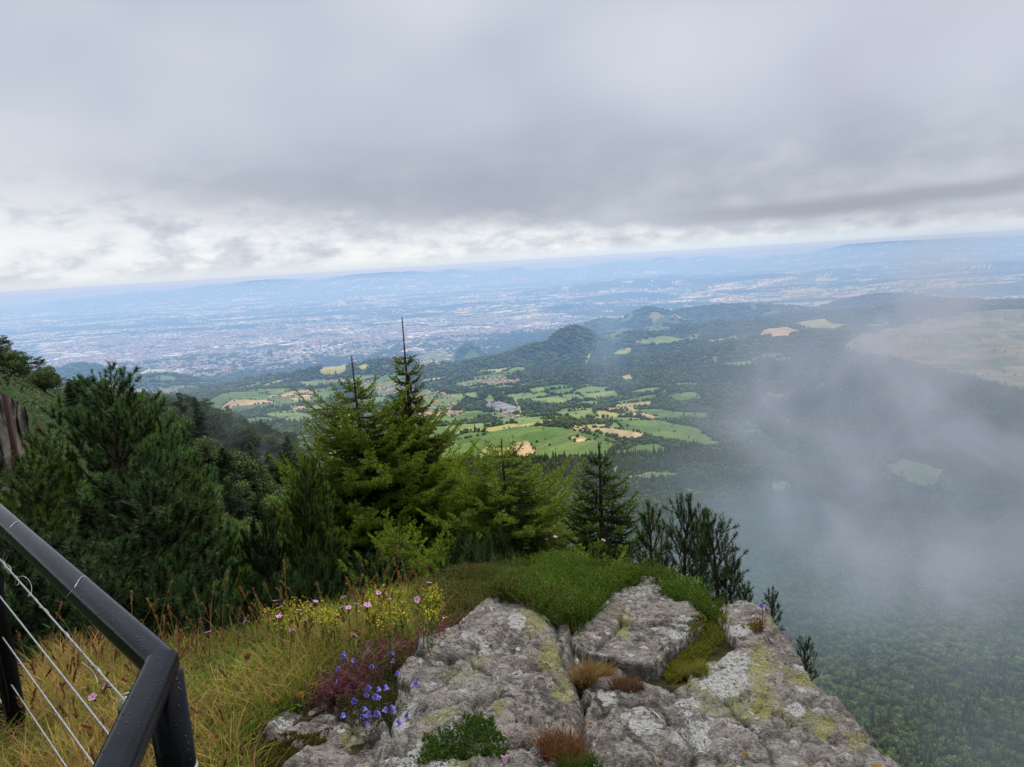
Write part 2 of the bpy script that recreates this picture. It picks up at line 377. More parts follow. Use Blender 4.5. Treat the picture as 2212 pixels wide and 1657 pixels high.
def land(x, y, z=None):
    """colour and tree cover of the land at x, y"""
    x = np.asarray(x, float); y = np.asarray(y, float)
    if z is None: z = H(x, y)
    r = np.hypot(x, y); az = np.degrees(np.arctan2(x, y)); n = x.size
    ca, sa = math.cos(0.5), math.sin(0.5)
    wx = x + 60 * (vn(x / 210, y / 210, 41) - 0.5); wy = y + 60 * (vn(x / 210, y / 210, 43) - 0.5)
    u = wx * ca + wy * sa; v = -wx * sa + wy * ca
    f1, f2, cid = worley(u / 230, v / 150, 51)
    g1, g2, cid2 = worley(u / 620 + 3, v / 330, 57)
    big = fbm(x / 1500, y / 1500, 61, 4); med = fbm(x / 420, y / 420, 71, 3)
    FORE = np.array([0.030, 0.052, 0.020]); FOR2 = np.array([0.045, 0.072, 0.026])
    col = FORE + (FOR2 - FORE) * fbm(x / 90, y / 90, 81, 3)[:, None]
    tree = np.ones(n)
    # hedged fields of the middle distance
    px = x / r; lo = (r > 2400) & (r < 9000) & (z > -990)
    bo = lo & (cid < 0.06 + 0.40 * sstep(0.44, 0.56, big) * (az < 12) + .22 * sstep(10, -2, az) * (r > 2600) * (r < 5200)) & (f2 - f1 > 0.10) & (az < 22)
    pal = np.array([GREEN, LGREEN, GREEN, LGREEN, YEL, GREEN])
    pick = pal[(np.floor(cid * 977.0) % 6).astype(int)]
    col[bo] = pick[bo] * 0.85; tree[bo] = 0.015
    # the plain and all that lies beyond
    pl = sstep(-960, -1030, z) * sstep(5500, 7000, r) + sstep(9500, 11500, r); pl = np.clip(pl, 0, 1)
    ppal = np.array([(.52, .42, .26), (.10, .14, .06), (.58, .47, .29), (.16, .20, .09), (.05, .075, .04), (.34, .30, .20), (.20, .22, .10), (.56, .48, .34), (.07, .10, .05)])
    pid = (np.floor(np.where(vn(x / 1800, y / 1800, 91) > 0.5, cid, cid2) * 983.0) % 9).astype(int)
    pc = ppal[pid]
    wood = sstep(0.50, 0.58, fbm(x / 2600, y / 1300, 95, 5) + 0.10 * sstep(12000, 30000, r) + 0.10 * sstep(-1060, -900, z) * (r > 9000))
    dark = np.array([.028, .045, .024])
    hedge = ((g2 - g1) < 0.06) | ((f2 - f1) < 0.05)
    pc = pc * (0.75 + 0.5 * vn(x / 120, y / 120, 97)[:, None]); pc = np.where(hedge[:, None], dark, pc)
    pc = pc * (1 - wood[:, None]) + dark * wood[:, None]
    sp = sstep(0.66, 0.70, fbm(x / 500, y / 500, 99, 3)) * (vn(x / 22, y / 22, 93) > 0.62)      # scattered settlement
    pc = np.where((sp > 0.5)[:, None] & (r[:, None] > 9000), np.array([.50, .46, .42]), pc)
    col = col * (1 - pl[:, None]) + pc * pl[:, None]; tree = tree * (1 - pl) + 0.25 * wood * pl
    # hills above the plain keep their woods
    up = ((z > Hbase(x, y) + 45) & (r < 14000) & (r > 4500)); col[up] = (FORE * (1.0 + 1.2 * med[:, None]))[up]; tree[up] = 1
    hv = up & (med > 0.62) & (cid < 0.35); col[hv] = (pick * 0.7)[hv]; tree[hv] = 0.1
    # city ground
    edge = 260 * (fbm(x / 350, y / 350, 103, 3) - 0.5)
    ci = np.zeros(n, bool); m = (r > 5000) & (r < 20000)
    jx = x + edge * px; jy = y + edge * (y / r)
    ci[m] = inpoly(jx[m], jy[m], CITY) | inpoly(jx[m], jy[m], SUBURB)
    ci &= z < Hbase(x, y) + 60
    cc = np.where((vn(x / 34, y / 34, 105) > 0.60)[:, None], np.array([.045, .065, .035]), np.array([.25, .225, .205]) * (0.7 + 0.7 * vn(x / 26, y / 26, 107)[:, None]))
    par = sstep(0.58, 0.62, fbm(x / 260, y / 260, 109, 3)); cc = cc * (1 - par[:, None]) + np.array([.04, .065, .03]) * par[:, None]
    col[ci] = cc[ci]; tree[ci] = 0.10 + 0.5 * par[ci]
    # surveyed fields
    wob = 7
    jx = x + wob * (vn(x / 45, y / 45, 111) - 0.5); jy = y + wob * 2 * (vn(x / 45, y / 45, 113) - 0.5)
    for c, P in FP:
        q = inpoly(jx, jy, P)
        if q.any():
            _a, _b, _c = worley((x[q] * .8 + y[q] * .6) / 130, (y[q] * .8 - x[q] * .6) / 75, 123)
            mot = ((0.72 + 0.4 * fbm(x[q] / 70, y[q] / 70, 115, 4)) * (.85 + .35 * _c) * (.93 + (.14 if c is not MOOR else 0) * np.sin((x[q] + y[q] * .4) / 2.6)))[:, None] * np.c_[.9 + .25 * _c, np.ones(len(_c)), .9 + .1 * _c]
            col[q] = np.array(c) * mot; tree[q] = 0.012 if c is not MOOR else 0.02
            if c is MOOR:
                gq = sstep(0.45, 0.6, fbm(x[q] / 260, y[q] / 180, 117, 4))[:, None]; col[q] = col[q] * (1 - gq) + np.array([.12, .15, .055]) * mot * gq
    for P in VP:
        q = inpoly(x, y, P) | ((polydist(x, y, P) < 25) if n < 1000 else False)
        col[q] = np.array([.13, .17, .06]); tree[q] = 0.07
    q = inpoly(x, y, WORKS); col[q] = np.array([.22, .22, .22]); tree[q] = 0
    con = np.zeros(n)
    for P in CONI: con[inpoly(x, y, P)] = 1
    con = np.clip(con * sstep(.36, .46, fbm(x / 170, y / 170, 127, 4)) * .92 + 0.25 * sstep(0.55, 0.62, fbm(x / 500, y / 500, 119, 3)), 0, 1)
    # cuttings and tracks in the near forest
    tr = np.abs(fbm(x / 700, y / 700, 121, 2) - 0.5) < 0.0035
    q = tr & (r > 700) & (r < 5000) & (pl < 0.5); col[q] = (.20, .19, .12); tree[q] = 0
    return col, tree, con

def build_terrain():
    rr = np.geomspace(400, 62000, 6000)
    hz = -np.interp(rr, [400, 900, 3000, 8000, 62000], [260, 475, 660, 1050, 700])
    w = np.cumsum(np.r_[0, np.abs(np.diff(np.arctan2(-hz, rr))) + 0.10 * np.diff(np.log(rr)) / 3])
    rows = np.interp(np.linspace(0, w[-1], 860), w, rr)
    rows = np.r_[0.5, 2, 4, 6, 8, 10, 13, 17, 22, np.geomspace(28, 398, 70), rows]
    azs = R(np.r_[-110, -90, -75, -60, -50, -44][:0].size + 0) if False else np.radians(np.r_[-180, -165, -150, -135, -120, -105, -90, -75, -60, -50, -43, np.linspace(-39, 39, 1000), 43, 50, 60, 75, 90, 105, 120, 135, 150, 165, 180])
    A, RR = np.meshgrid(azs, rows); x = (RR * np.sin(A)).ravel(); y = (RR * np.cos(A)).ravel()
    z = H(x, y)
    col = land(x, y, z)[0]
    nr, nc = len(rows), len(azs)
    i = np.arange(nr - 1)[:, None] * nc; j = np.arange(nc - 1)[None, :]
    F = np.stack([i + j, i + j + 1, i + nc + j + 1, i + nc + j], -1).reshape(-1, 4)
    t = NT('terrain'); p = t.pos()
    n1 = t.noise(p, 0.035, 6, 0.65); n2 = t.noise(p, 0.4, 4)
    f = t.m('MULTIPLY_ADD', n1, 0.9, 0.55)
    nd = t.n('ShaderNodeVectorMath', operation='SCALE'); t.set(nd, 0, t.attr()); t.set(nd, 3, f)
    mat = t.bsdf(nd.outputs[0], 0.95, t.bump(t.m('ADD', n1, t.m('MULTIPLY', n2, 0.1)), 6.0, 0.6), spec=0.05)
    o = mesh('terrain', np.c_[x, y, z], F, mat, col, True); tag(o, kind='structure')
# ================================================================== forest masses, villages, city
def ico(sub):
    import bmesh
    bm = bmesh.new(); bmesh.ops.create_icosphere(bm, subdivisions=sub, radius=1)
    V = np.array([v.co[:] for v in bm.verts]); F = np.array([[v.index for v in f.verts] for f in bm.faces]); bm.free(); return V, F
def n3(V, s, seed):
    return (vn(V[:, 0] * s + V[:, 2] * s * 0.7, V[:, 1] * s - V[:, 2] * s * 0.6, seed) + vn(V[:, 2] * s + 5, V[:, 0] * s - V[:, 1] * s * .5, seed + 1)) / 2
M_forest = None
def crown_variants():
    """low crowns for woods seen from hundreds of metres away"""
    global M_forest
    t = NT('forest_leaves'); info = t.n('ShaderNodeObjectInfo').outputs['Random']; p = t.pos()
    big = t.noise(p, 0.004, 3); fine = t.noise(p, 0.9, 4, 0.7)
    v = t.m('MULTIPLY', t.m('MULTIPLY_ADD', info, .55, 0.72), t.m('MULTIPLY_ADD', big, 1.0, 0.5)); v = t.m('MULTIPLY', v, t.m('MULTIPLY_ADD', fine, .8, 0.6))
    pt = t.noise(p, 0.012, 3, .6); hue = t.m('FRACT', t.m('MULTIPLY', info, 7.31)); c = t.mix(t.m('MULTIPLY', t.m('ADD', hue, pt), .35), t.attr(), (.190, .180, .070))
    nd = t.n('ShaderNodeVectorMath', operation='SCALE'); t.set(nd, 0, c); t.set(nd, 3, v)
    M_forest = t.bsdf(nd.outputs[0], 0.9, spec=0.05, trans=.15)
    dec, con = [], []
    for k in range(5):
        gg = np.random.default_rng(700 + k); mb = MB(); nlump = 9 + 2 * k; cen = norm(gg.normal(size=(nlump, 3))); cen[:, 2] = np.abs(cen[:, 2]) * .9; cen = cen * np.array([.66, .66, .50]) * gg.uniform(.6, 1.1, (nlump, 1)) + np.array([0, 0, .5]); lr = gg.uniform(.30, .52, nlump)
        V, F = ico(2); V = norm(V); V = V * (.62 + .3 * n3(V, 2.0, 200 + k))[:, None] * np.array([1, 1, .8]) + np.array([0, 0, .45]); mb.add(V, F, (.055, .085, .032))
        n = 520; li = gg.integers(0, nlump, n); d = norm(gg.normal(size=(n, 3))); d[:, 2] = np.abs(d[:, 2]) * 1.0 - .25 * gg.random(n); P = cen[li] + d * lr[li][:, None] * gg.uniform(.75, 1.08, (n, 1))
        A = norm(np.cross(d + gg.normal(0, .7, (n, 3)), gg.normal(size=(n, 3)))); B = norm(np.cross(d + gg.normal(0, .5, (n, 3)), A)); sz = gg.uniform(.06, .13, (n, 1))
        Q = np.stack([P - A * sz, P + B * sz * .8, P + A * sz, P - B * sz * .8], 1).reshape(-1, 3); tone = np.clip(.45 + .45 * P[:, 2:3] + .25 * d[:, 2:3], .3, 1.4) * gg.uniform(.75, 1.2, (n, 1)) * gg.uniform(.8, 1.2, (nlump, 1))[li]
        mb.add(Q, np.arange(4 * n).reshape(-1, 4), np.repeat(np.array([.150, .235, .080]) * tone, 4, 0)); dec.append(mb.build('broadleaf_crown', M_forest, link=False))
    for k in range(3):
        mb = MB(); nl = 7
        for l in range(nl):
            z0 = 0.1 + 2.2 * l / nl; r0 = 0.62 * (1 - l / nl) ** 0.85 + 0.04; m = 9; a = np.arange(m) * 2 * math.pi / m + l * 0.7 + k
            rr = r0 * (0.75 + 0.5 * np.random.default_rng(k * 50 + l).random(m)); rr[::2] *= 0.8
            ring = np.c_[np.cos(a) * rr, np.sin(a) * rr, np.full(m, z0) - 0.12 * rr]
            V = np.vstack([ring, [0, 0, z0 + 0.62]]); j = np.arange(m); mb.add(V, np.stack([j, (j + 1) % m, np.full(m, m)], -1), np.array([.052, .092, .044]) * (0.7 + 0.4 * l / nl))
        con.append(mb.build('conifer_crown', M_forest, link=False))
    return dec, con
def gn_scatter(name, pts, scl, rot, idx, objs, label, cat):
    me = bpy.data.meshes.new(name); me.vertices.add(len(pts)); me.vertices.foreach_set('co', np.asarray(pts, np.float32).ravel())
    for nm, typ, dat in (('scl', 'FLOAT_VECTOR', scl), ('rotz', 'FLOAT', rot), ('idx', 'INT', idx)):
        a = me.attributes.new(nm, typ, 'POINT'); a.data.foreach_set('vector' if typ == 'FLOAT_VECTOR' else 'value', np.asarray(dat, np.int32 if typ == 'INT' else np.float32).ravel())
    o = bpy.data.objects.new(name, me); COL.objects.link(o); tag(o, label, cat, kind='stuff')
    c = bpy.data.collections.new(name + '_sources')
    for q in objs: c.objects.link(q)
    ng = bpy.data.node_groups.new(name, 'GeometryNodeTree')
    ng.interface.new_socket('Geometry', in_out='INPUT', socket_type='NodeSocketGeometry'); ng.interface.new_socket('Geometry', in_out='OUTPUT', socket_type='NodeSocketGeometry')
    N = ng.nodes; L = ng.links; gi = N.new('NodeGroupInput'); go = N.new('NodeGroupOutput')
    ci = N.new('GeometryNodeCollectionInfo'); ci.inputs['Collection'].default_value = c; ci.inputs['Separate Children'].default_value = True; ci.inputs['Reset Children'].default_value = True
    ip = N.new('GeometryNodeInstanceOnPoints'); ip.inputs['Pick Instance'].default_value = True
    def na(nm, dt):
        q = N.new('GeometryNodeInputNamedAttribute'); q.data_type = dt; q.inputs['Name'].default_value = nm; return q.outputs[0]
    cx = N.new('ShaderNodeCombineXYZ'); L.new(na('rotz', 'FLOAT'), cx.inputs[2])
    L.new(gi.outputs[0], ip.inputs['Points']); L.new(ci.outputs[0], ip.inputs['Instance']); L.new(na('idx', 'INT'), ip.inputs['Instance Index'])
    L.new(cx.outputs[0], ip.inputs['Rotation']); L.new(na('scl', 'FLOAT_VECTOR'), ip.inputs['Scale']); L.new(ip.outputs[0], go.inputs[0])
    md = o.modifiers.new('scatter', 'NODES'); md.node_group = ng
    return o
def build_forest():
    g = np.random.default_rng(11); PX, PY, SP = [], [], []
    edges = [330] + list(np.geomspace(900, 11500, 16))
    for a, b in zip(edges[:-1], edges[1:]):
        s = max(5.5, 0.0042 * (a + b) / 2)
        n = int(np.radians(76) * (b * b - a * a) / 2 / (s * s) * 1.15)
        r = np.sqrt(g.uniform(a * a, b * b, n)); az = np.radians(g.uniform(-38, 38, n))
        x = r * np.sin(az); y = r * np.cos(az)
        PX.append(x); PY.append(y); SP.append(np.full(n, s))
    x, y, s = map(np.concatenate, (PX, PY, SP)); z = H(x, y)
    col, tree, con = land(x, y, z); r = np.hypot(x, y); az = np.degrees(np.arctan2(x, y))
    keep = (g.random(len(x)) < tree) & (z < -60)
    keep &= ~((r < 480) & (az < 4))
    # thin far plain trees
    x, y, z, s, r, con = [q[keep] for q in (x, y, z, s, r, con)]
    print('forest points', len(x), flush=True)
    # hedges round the surveyed fields
    hx, hy = [], []
    for c, P in FP:
        if c is MOOR: continue
        for a, b in zip(P, np.roll(P, -1, 0)):
            Ld = np.linalg.norm(b - a); m = int(Ld / 8)
            if m < 2: continue
            u = g.random(m); k = (vn(np.full(m, a[0] / 50 + .0) + u * Ld / 90, u * 0 + a[1] / 50, 7) > .38); q_ = a + (b - a) * u[:, None] + g.normal(0, 3, (m, 2)); hx.append(q_[k, 0]); hy.append(q_[k, 1])
    hx, hy = np.concatenate(hx), np.concatenate(hy); nh = len(hx)
    isc = g.random(len(x)) < np.clip(con * (.35 + .65 * sstep(1150, 1500, r)) + .012 + .35 * (fbm(x / 120, y / 120, 611, 3) > .68), 0, 1)
    sz = s * (0.30 + .22 * g.gamma(2.0, .62, len(x))); sz = np.clip(sz, .25 * s, 1.0 * s); sz = np.where(r < 1300, sz * 1.3, sz)
    loose = tree[keep] < .1; sz = np.where(loose, np.minimum(sz * .7, 5.5), sz)
    x, y, z, r = np.r_[x, hx], np.r_[y, hy], np.r_[z, H(hx, hy)], np.r_[r, np.hypot(hx, hy)]; isc = np.r_[isc, g.random(nh) < .05]; sz = np.r_[sz, g.uniform(2.5, 6, nh)]; print('all trees', len(x), flush=True)
    dec, con_o = crown_variants()
    for flag, objs, nm, lab in ((~isc, dec, 'broadleaf_forest', 'broadleaf woodland covering the valley and the lower slopes'), (isc, con_o, 'conifer_forest', 'dark conifer plantation between the meadows and the misty slope')):
        q = flag; m = q.sum(); k = sz[q]
        zs = np.minimum(k * 1.25, 7 + 0.35 * k) if nm[0] == 'b' else np.minimum(k * 1.2, 11)
        scl = np.c_[k * g.uniform(.8, 1.25, m), k * g.uniform(.8, 1.25, m), zs * g.uniform(0.65, 1.4, m)]
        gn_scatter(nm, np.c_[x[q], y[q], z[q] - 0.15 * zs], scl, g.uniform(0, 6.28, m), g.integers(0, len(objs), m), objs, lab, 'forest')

ROOFS = [(.52, .18, .09), (.58, .24, .13), (.48, .20, .12), (.56, .30, .20), (.40, .18, .12), (.28, .24, .22)]
WALLS = [(.72, .68, .60), (.78, .76, .72), (.66, .58, .48), (.60, .55, .50)]
def simple_mat(name):
    t = NT(name); n = t.noise(t.objc(), 0.6, 4); f = t.m('MULTIPLY_ADD', n, 0.5, 0.75)
    nd = t.n('ShaderNodeVectorMath', operation='SCALE'); t.set(nd, 0, t.attr()); t.set(nd, 3, f)
    return t.bsdf(nd.outputs[0], 0.85, spec=0.1)
def build_villages():
    g = np.random.default_rng(5); MW = simple_mat('render_wall'); MR = simple_mat('tiled_roof'); MG = simple_mat('window_glass')
    protos = []
    for k in range(6):
        L, W, Hh = g.uniform(11, 17), g.uniform(8, 11), g.uniform(4.5, 8)
        root = bpy.data.objects.new('village_house', None); COL.objects.link(root)
        w = MB(); w.box((0, 0, Hh / 2 - 2), (L, W, Hh + 4), 0, WALLS[k % 4])
        for s in (-1, 1): w.add([[s * L / 2, -W / 2, Hh], [s * L / 2, W / 2, Hh], [s * L / 2, 0, Hh + W * .28]], [[0, 1, 2]], WALLS[k % 4])
        w.build('wall', MW, root)
        rf = MB(); e = 0.5; c = ROOFS[k]
        for s in (-1, 1):
            P = [[-L / 2 - e, s * (W / 2 + e), Hh - .1], [L / 2 + e, s * (W / 2 + e), Hh - .1], [L / 2 + e, 0, Hh + W * .28 + .15], [-L / 2 - e, 0, Hh + W * .28 + .15]]
            P2 = [[a, b, cc - .25] for a, b, cc in P]; rf.add(P + P2, [[0, 1, 2, 3], [4, 7, 6, 5], [0, 4, 5, 1], [2, 6, 7, 3], [1, 5, 6, 2], [0, 3, 7, 4]], c)
        rf.box((L * .25, W * .12, Hh + W * .28 + .4), (1, 1, 2.0), 0, WALLS[0]); rf.build('roof', MR, root)
        wn = MB(); wn.box((0, -(W / 2 + .04), 2.2), (L * .6, .1, 1.5), 0, (.05, .06, .07))
        wn.build('window', MG, root); protos.append(root)
    used = [False] * 6; tot = 0
    for P, (pts, n, grp) in zip(VP, VILLS):
        lo, hi = P.min(0), P.max(0); k = 0; tries = 0; spots = []
        while k < n and tries < 4000:
            tries += 1; c = lo + (hi - lo) * g.random(2)
            if not inpoly(c[:1], c[1:], P)[0]: continue
            if any(math.hypot(c[0] - q[0], c[1] - q[1]) < 17 for q in spots): continue
            spots.append(c); k += 1
            i = int(g.integers(0, 6))
            o = protos[i] if not used[i] else copy_tree(protos[i]); used[i] = True
            o.location = (c[0], c[1], float(H(c[0], c[1])) + 1.0); o.rotation_euler = (0, 0, g.choice([0.3, 1.87]) + g.uniform(-.3, .3)); sc_ = g.uniform(1.0, 1.5); o.scale = (sc_, sc_, sc_)
            tag(o, 'one of the small pitched-roof ' + grp, 'house', grp); tot += 1
    print('houses', tot)
    # grey roofed works, and a few large buildings one can pick out
    def shed(X, Y, sz, rz, wall, roof, name, label, cat, saw=0, z0=0):
        p = hit(X, Y, 300); root = empty(name, (p[0], p[1], p[2] + z0), rz, label, cat)
        b = MB(); b.box((0, 0, sz[2] / 2 - 3), (sz[0], sz[1], sz[2] + 6), 0, wall); b.build('wall', MW, root)
        r_ = MB()
        if saw:
            for i in range(saw):
                x0 = -sz[0] / 2 + sz[0] * i / saw; x1 = x0 + sz[0] / saw * 0.94
                r_.add([[x0, -sz[1] / 2, sz[2]], [x1, -sz[1] / 2, sz[2]], [x1, -sz[1] / 2, sz[2] + 2.5], [x0, sz[1] / 2, sz[2]], [x1, sz[1] / 2, sz[2]], [x1, sz[1] / 2, sz[2] + 2.5]],
                       [[0, 3, 5, 2]], roof); r_.add([[x1, -sz[1] / 2, sz[2]], [x1, sz[1] / 2, sz[2]], [x1, sz[1] / 2, sz[2] + 2.5], [x1, -sz[1] / 2, sz[2] + 2.5]], [[0, 1, 2, 3]], (.6, .6, .62))
        else: r_.box((0, 0, sz[2] + .4), (sz[0] + 1, sz[1] + 1, .8), 0, roof)
        r_.build('roof', MR, root); return root
    G = (.16, .17, .19)
    shed(1068, 877, (75, 60, 7), .5, (.6, .6, .6), G, 'factory', 'low grey sawtooth-roofed works among trees beyond the green fields', 'factory', 8)
    shed(1098, 882, (60, 50, 6), .5, (.6, .6, .6), (.24, .25, .27), 'factory', 'smaller dark grey roofed hall right of the sawtooth works', 'factory', 6)
    shed(1105, 892, (36, 14, 8), .5, (.7, .66, .6), (.50, .20, .13), 'long_house', 'long red roofed house just in front of the grey works', 'building')
    shed(1083, 850, (34, 20, 7), .2, (.7, .5, .5), (.60, .10, .14), 'hall', 'bright red roofed hall in a clearing above the grey works', 'building')
    shed(640, 858, (26, 14, 7), .2, (.7, .66, .6), (.5, .3, .22), 'farmhouse', 'farm building among the tan and green fields left of the tall spruce', 'building')
    WH = (.78, .78, .78)
    for i, (X, Y, a, b, rz, lab) in enumerate([(152, 766, 260, 150, .2, 'big white roofed hall at the left edge of the city'), (196, 762, 240, 120, .1, 'long white roofed warehouse right of the big white hall'), (232, 790, 120, 80, .3, 'white block near the wooded hill inside the city'),
                              (345, 748, 150, 100, .1, 'pale warehouse in the industrial belt of the city'), (372, 770, 300, 60, -.4, 'long cream factory roof in the middle of the city'), (405, 740, 150, 90, .2, 'white hall at the upper edge of the city'),
                              (455, 716, 200, 120, 0, 'white warehouse among the fields above the city'), (290, 728, 170, 90, 0, 'pale hall where the plain meets the city'), (1060, 700, 160, 50, 0, 'white hall in the far right part of the city')]):
        shed(X, Y, (a, b, 12), rz, WH, (.74, .73, .70), 'warehouse', lab, 'warehouse')
    for X, Y, w, h, lab in [(948, 762, 34, 46, 'pale tower block in the wooded gap right of the tall spruce'), (962, 765, 60, 22, 'low pale block beside the tower block right of the tall spruce'), (620, 768, 40, 45, 'pale tower block in front of the city centre'),
                            (735, 738, 70, 35, 'pale slab block in the city left of the tall spruce'), (760, 733, 60, 40, 'second pale slab block left of the tall spruce'), (900, 726, 80, 40, 'white slab block in the city right of the tall spruce'), (915, 733, 60, 34, 'white slab block below its taller neighbour in the city'), (828, 742, 90, 30, 'wide pale slab block just left of the spruce leader')]:
        shed(X, Y, (w, 14, h), .1, (.72, .70, .66), (.5, .48, .46), 'apartment_block', lab, 'apartment block')
    # dark cathedral with two spires
    p = hit(583, 768, 300); root = empty('cathedral', (p[0], p[1], p[2]), 0.5, 'dark stone cathedral with two spires rising over the city roofs', 'cathedral'); DK = (.035, .035, .045)
    b = MB(); b.box((0, 45, 12), (42, 95, 44), 0, DK); b.build('nave', MW, root)
    b = MB(); b.add([[-22, 0, 34], [22, 0, 34], [0, 0, 50], [-22, 92, 34], [22, 92, 34], [0, 92, 50]], [[0, 3, 5, 2], [1, 2, 5, 4]], (.06, .06, .07)); b.add([[-22, 0, 34], [22, 0, 34], [0, 0, 50]], [[0, 1, 2]], DK); b.build('roof', MR, root)
    for s in (-1, 1):
        b = MB(); b.box((s * 17, -6, 22), (17, 17, 84), 0, DK); b.build('tower', MW, root)
        b = MB(); q = 8.5; b.add([[s * 17 - q, -6 - q, 64], [s * 17 + q, -6 - q, 64], [s * 17 + q, -6 + q, 64], [s * 17 - q, -6 + q, 64], [s * 17, -6, 118]], [[0, 1, 4], [1, 2, 4], [2, 3, 4], [3, 0, 4]], DK); b.build('spire', MW, root)
    return MW

def build_city(MW):
    g = np.random.default_rng(23); BX = []
    def scat(P, n, size, tall):
        lo, hi = P.min(0) - 200, P.max(0) + 200; x = g.uniform(lo[0], hi[0], n); y = g.uniform(lo[1], hi[1], n); r = np.hypot(x, y)
        e = 260 * (fbm(x / 350, y / 350, 103, 3) - 0.5); q = inpoly(x + e * x / r, y + e * y / r, P)
        q &= (fbm(x / 260, y / 260, 109, 3) < 0.60) & (fbm(x / 900, y / 900, 131, 2) + 0.25 * g.random(n) > 0.42)
        x, y = x[q], y[q]; z = H(x, y); ok = z < Hbase(x, y) + 110; x, y, z = x[ok], y[ok], z[ok]; m = len(x)
        L = g.gamma(2.5, size / 2.5, m) + 7; W = L * g.uniform(.4, .9, m); h = g.uniform(5, 12, m) + (g.random(m) < .07) * g.uniform(8, tall, m)
        ind = fbm(x / 700, y / 700, 137, 2) > 0.60; big = ind & (g.random(m) < .35); L[big] *= g.uniform(2, 4, big.sum()); W[big] *= 2.2; h[big] = 10
        BX.append((x, y, z, L, W, h, big))
    scat(CITY, 42000, 17, 26); scat(SUBURB, 5000, 13, 12)
    # settlements scattered over the plain
    n = 26000; az = np.radians(g.uniform(-37, 37, n)); r = g.uniform(8500, 26000, n); x = r * np.sin(az); y = r * np.cos(az)
    q = (fbm(x / 900, y / 900, 141, 3) > 0.63); x, y = x[q], y[q]; z = H(x, y); q = z < -930; x, y, z = x[q], y[q], z[q]; m = len(x)
    k = np.hypot(x, y) / 9000
    BX.append((x, y, z, g.uniform(12, 34, m) * k, g.uniform(10, 22, m) * k, g.uniform(6, 10, m), g.random(m) < .1))
    x, y, z, L, W, h, big = [np.concatenate(c) for c in zip(*BX)]; m = len(x); print('city blocks', m)
    a = np.where(fbm(x / 1200, y / 1200, 151, 2) > .5, .3, 1.0) + g.normal(0, .15, m) + (g.random(m) < .5) * math.pi / 2
    c, s = np.cos(a), np.sin(a); V = np.zeros((m, 8, 3))
    for i, (sx, sy) in enumerate([(-1, -1), (1, -1), (1, 1), (-1, 1)]):
        ux, uy = sx * L / 2, sy * W / 2
        for k2 in (0, 1):
            V[:, i + 4 * k2, 0] = x + ux * c - uy * s; V[:, i + 4 * k2, 1] = y + ux * s + uy * c; V[:, i + 4 * k2, 2] = z + (h if k2 else -6)
    F = np.array([[0, 1, 5, 4], [1, 2, 6, 5], [2, 3, 7, 6], [3, 0, 4, 7], [4, 5, 6, 7]])[None] + (np.arange(m) * 8)[:, None, None]
    wc = np.array([(.66, .62, .56), (.74, .73, .70), (.55, .47, .40), (.45, .42, .40), (.60, .45, .36)])[g.integers(0, 5, m)]
    rc = np.array([(.42, .24, .18), (.45, .32, .26), (.38, .36, .35), (.60, .58, .56), (.33, .22, .18)])[g.integers(0, 5, m)]
    rc[big] = np.array([(.75, .75, .76), (.6, .6, .62), (.66, .52, .45), (.8, .78, .7)])[g.integers(0, 4, big.sum())]
    col = np.concatenate([np.repeat(wc[:, None], 4, 1), np.repeat(rc[:, None], 4, 1)], 1).reshape(-1, 3) * g.uniform(.75, 1.1, (m, 1)).repeat(8, 0)
    o = mesh('city_buildings', V.reshape(-1, 3), F.reshape(-1, 4), MW, col)
    tag(o, 'mass of small pale and reddish city buildings spread over the plain', 'city', kind='stuff')
# ================================================================== conifers close by
def perp(D, g):
    A = norm(np.cross(D, g.normal(size=D.shape))); return A, np.cross(D, A)
def needle_tris(P, D, L, k, nl, w, ang, c0, c1, g, spread=1.0, tipk=0.0):
    """k needles round each shoot that starts at P, runs along D for L"""
    n = len(P); P = np.repeat(P, k, 0); D = np.repeat(D, k, 0); L = np.repeat(np.broadcast_to(L, (n,)), k)
    t = g.random(n * k) ** (1 - 0.0); base = P + D * (t * L)[:, None]
    A, B = perp(D, g); th = ang * g.uniform(.75, 1.25, n * k) * (1 - 0.45 * tipk * t)
    d = D * np.cos(th)[:, None] + A * np.sin(th)[:, None]
    ln = nl * g.uniform(.75, 1.15, n * k)
    side = norm(np.cross(d, g.normal(size=d.shape))) * (w / 2)
    V = np.stack([base - side, base + side, base + d * ln[:, None]], 1)
    c0 = np.repeat(c0, k, 0) if np.ndim(c0) == 2 else np.asarray(c0); c1 = np.repeat(c1, k, 0) if np.ndim(c1) == 2 else np.asarray(c1)
    br = g.uniform(.7, 1.25, (n * k, 1)); cb = np.broadcast_to(c0, (n * k, 3)) * br; ct = np.broadcast_to(c1, (n * k, 3)) * br
    C = np.stack([cb, cb, ct], 1)
    return V.reshape(-1, 3), C.reshape(-1, 3)
def tri_mesh(name, VC, mat, parent):
    V = np.vstack([a for a, b in VC]); C = np.vstack([b for a, b in VC]); F = np.arange(len(V)).reshape(-1, 3)
    return mesh(name, V, F, mat, C, False, parent)
def tree_mats():
    global M_needle, M_bark, M_leaf, M_cone
    M_needle = foliage_mat('needles', .5, .38, .22, .25); M_leaf = foliage_mat('leaves', .6, .25, .3, .15)
    t = NT('bark'); n = t.noise(t.sc(t.objc(), 14, 14, 3), 3, 5, .7); c = t.ramp(n, [(.3, (.03, .022, .016)), (.7, (.11, .085, .065))])
    M_bark = t.bsdf(c, .9, t.bump(n, .01), spec=.1)
    t = NT('cone_scales'); v = t.vor(t.objc(), 120); M_cone = t.bsdf(t.ramp(v, [(0, (.16, .09, .04)), (1, (.05, .03, .015))]), .7, t.bump(v, .004))

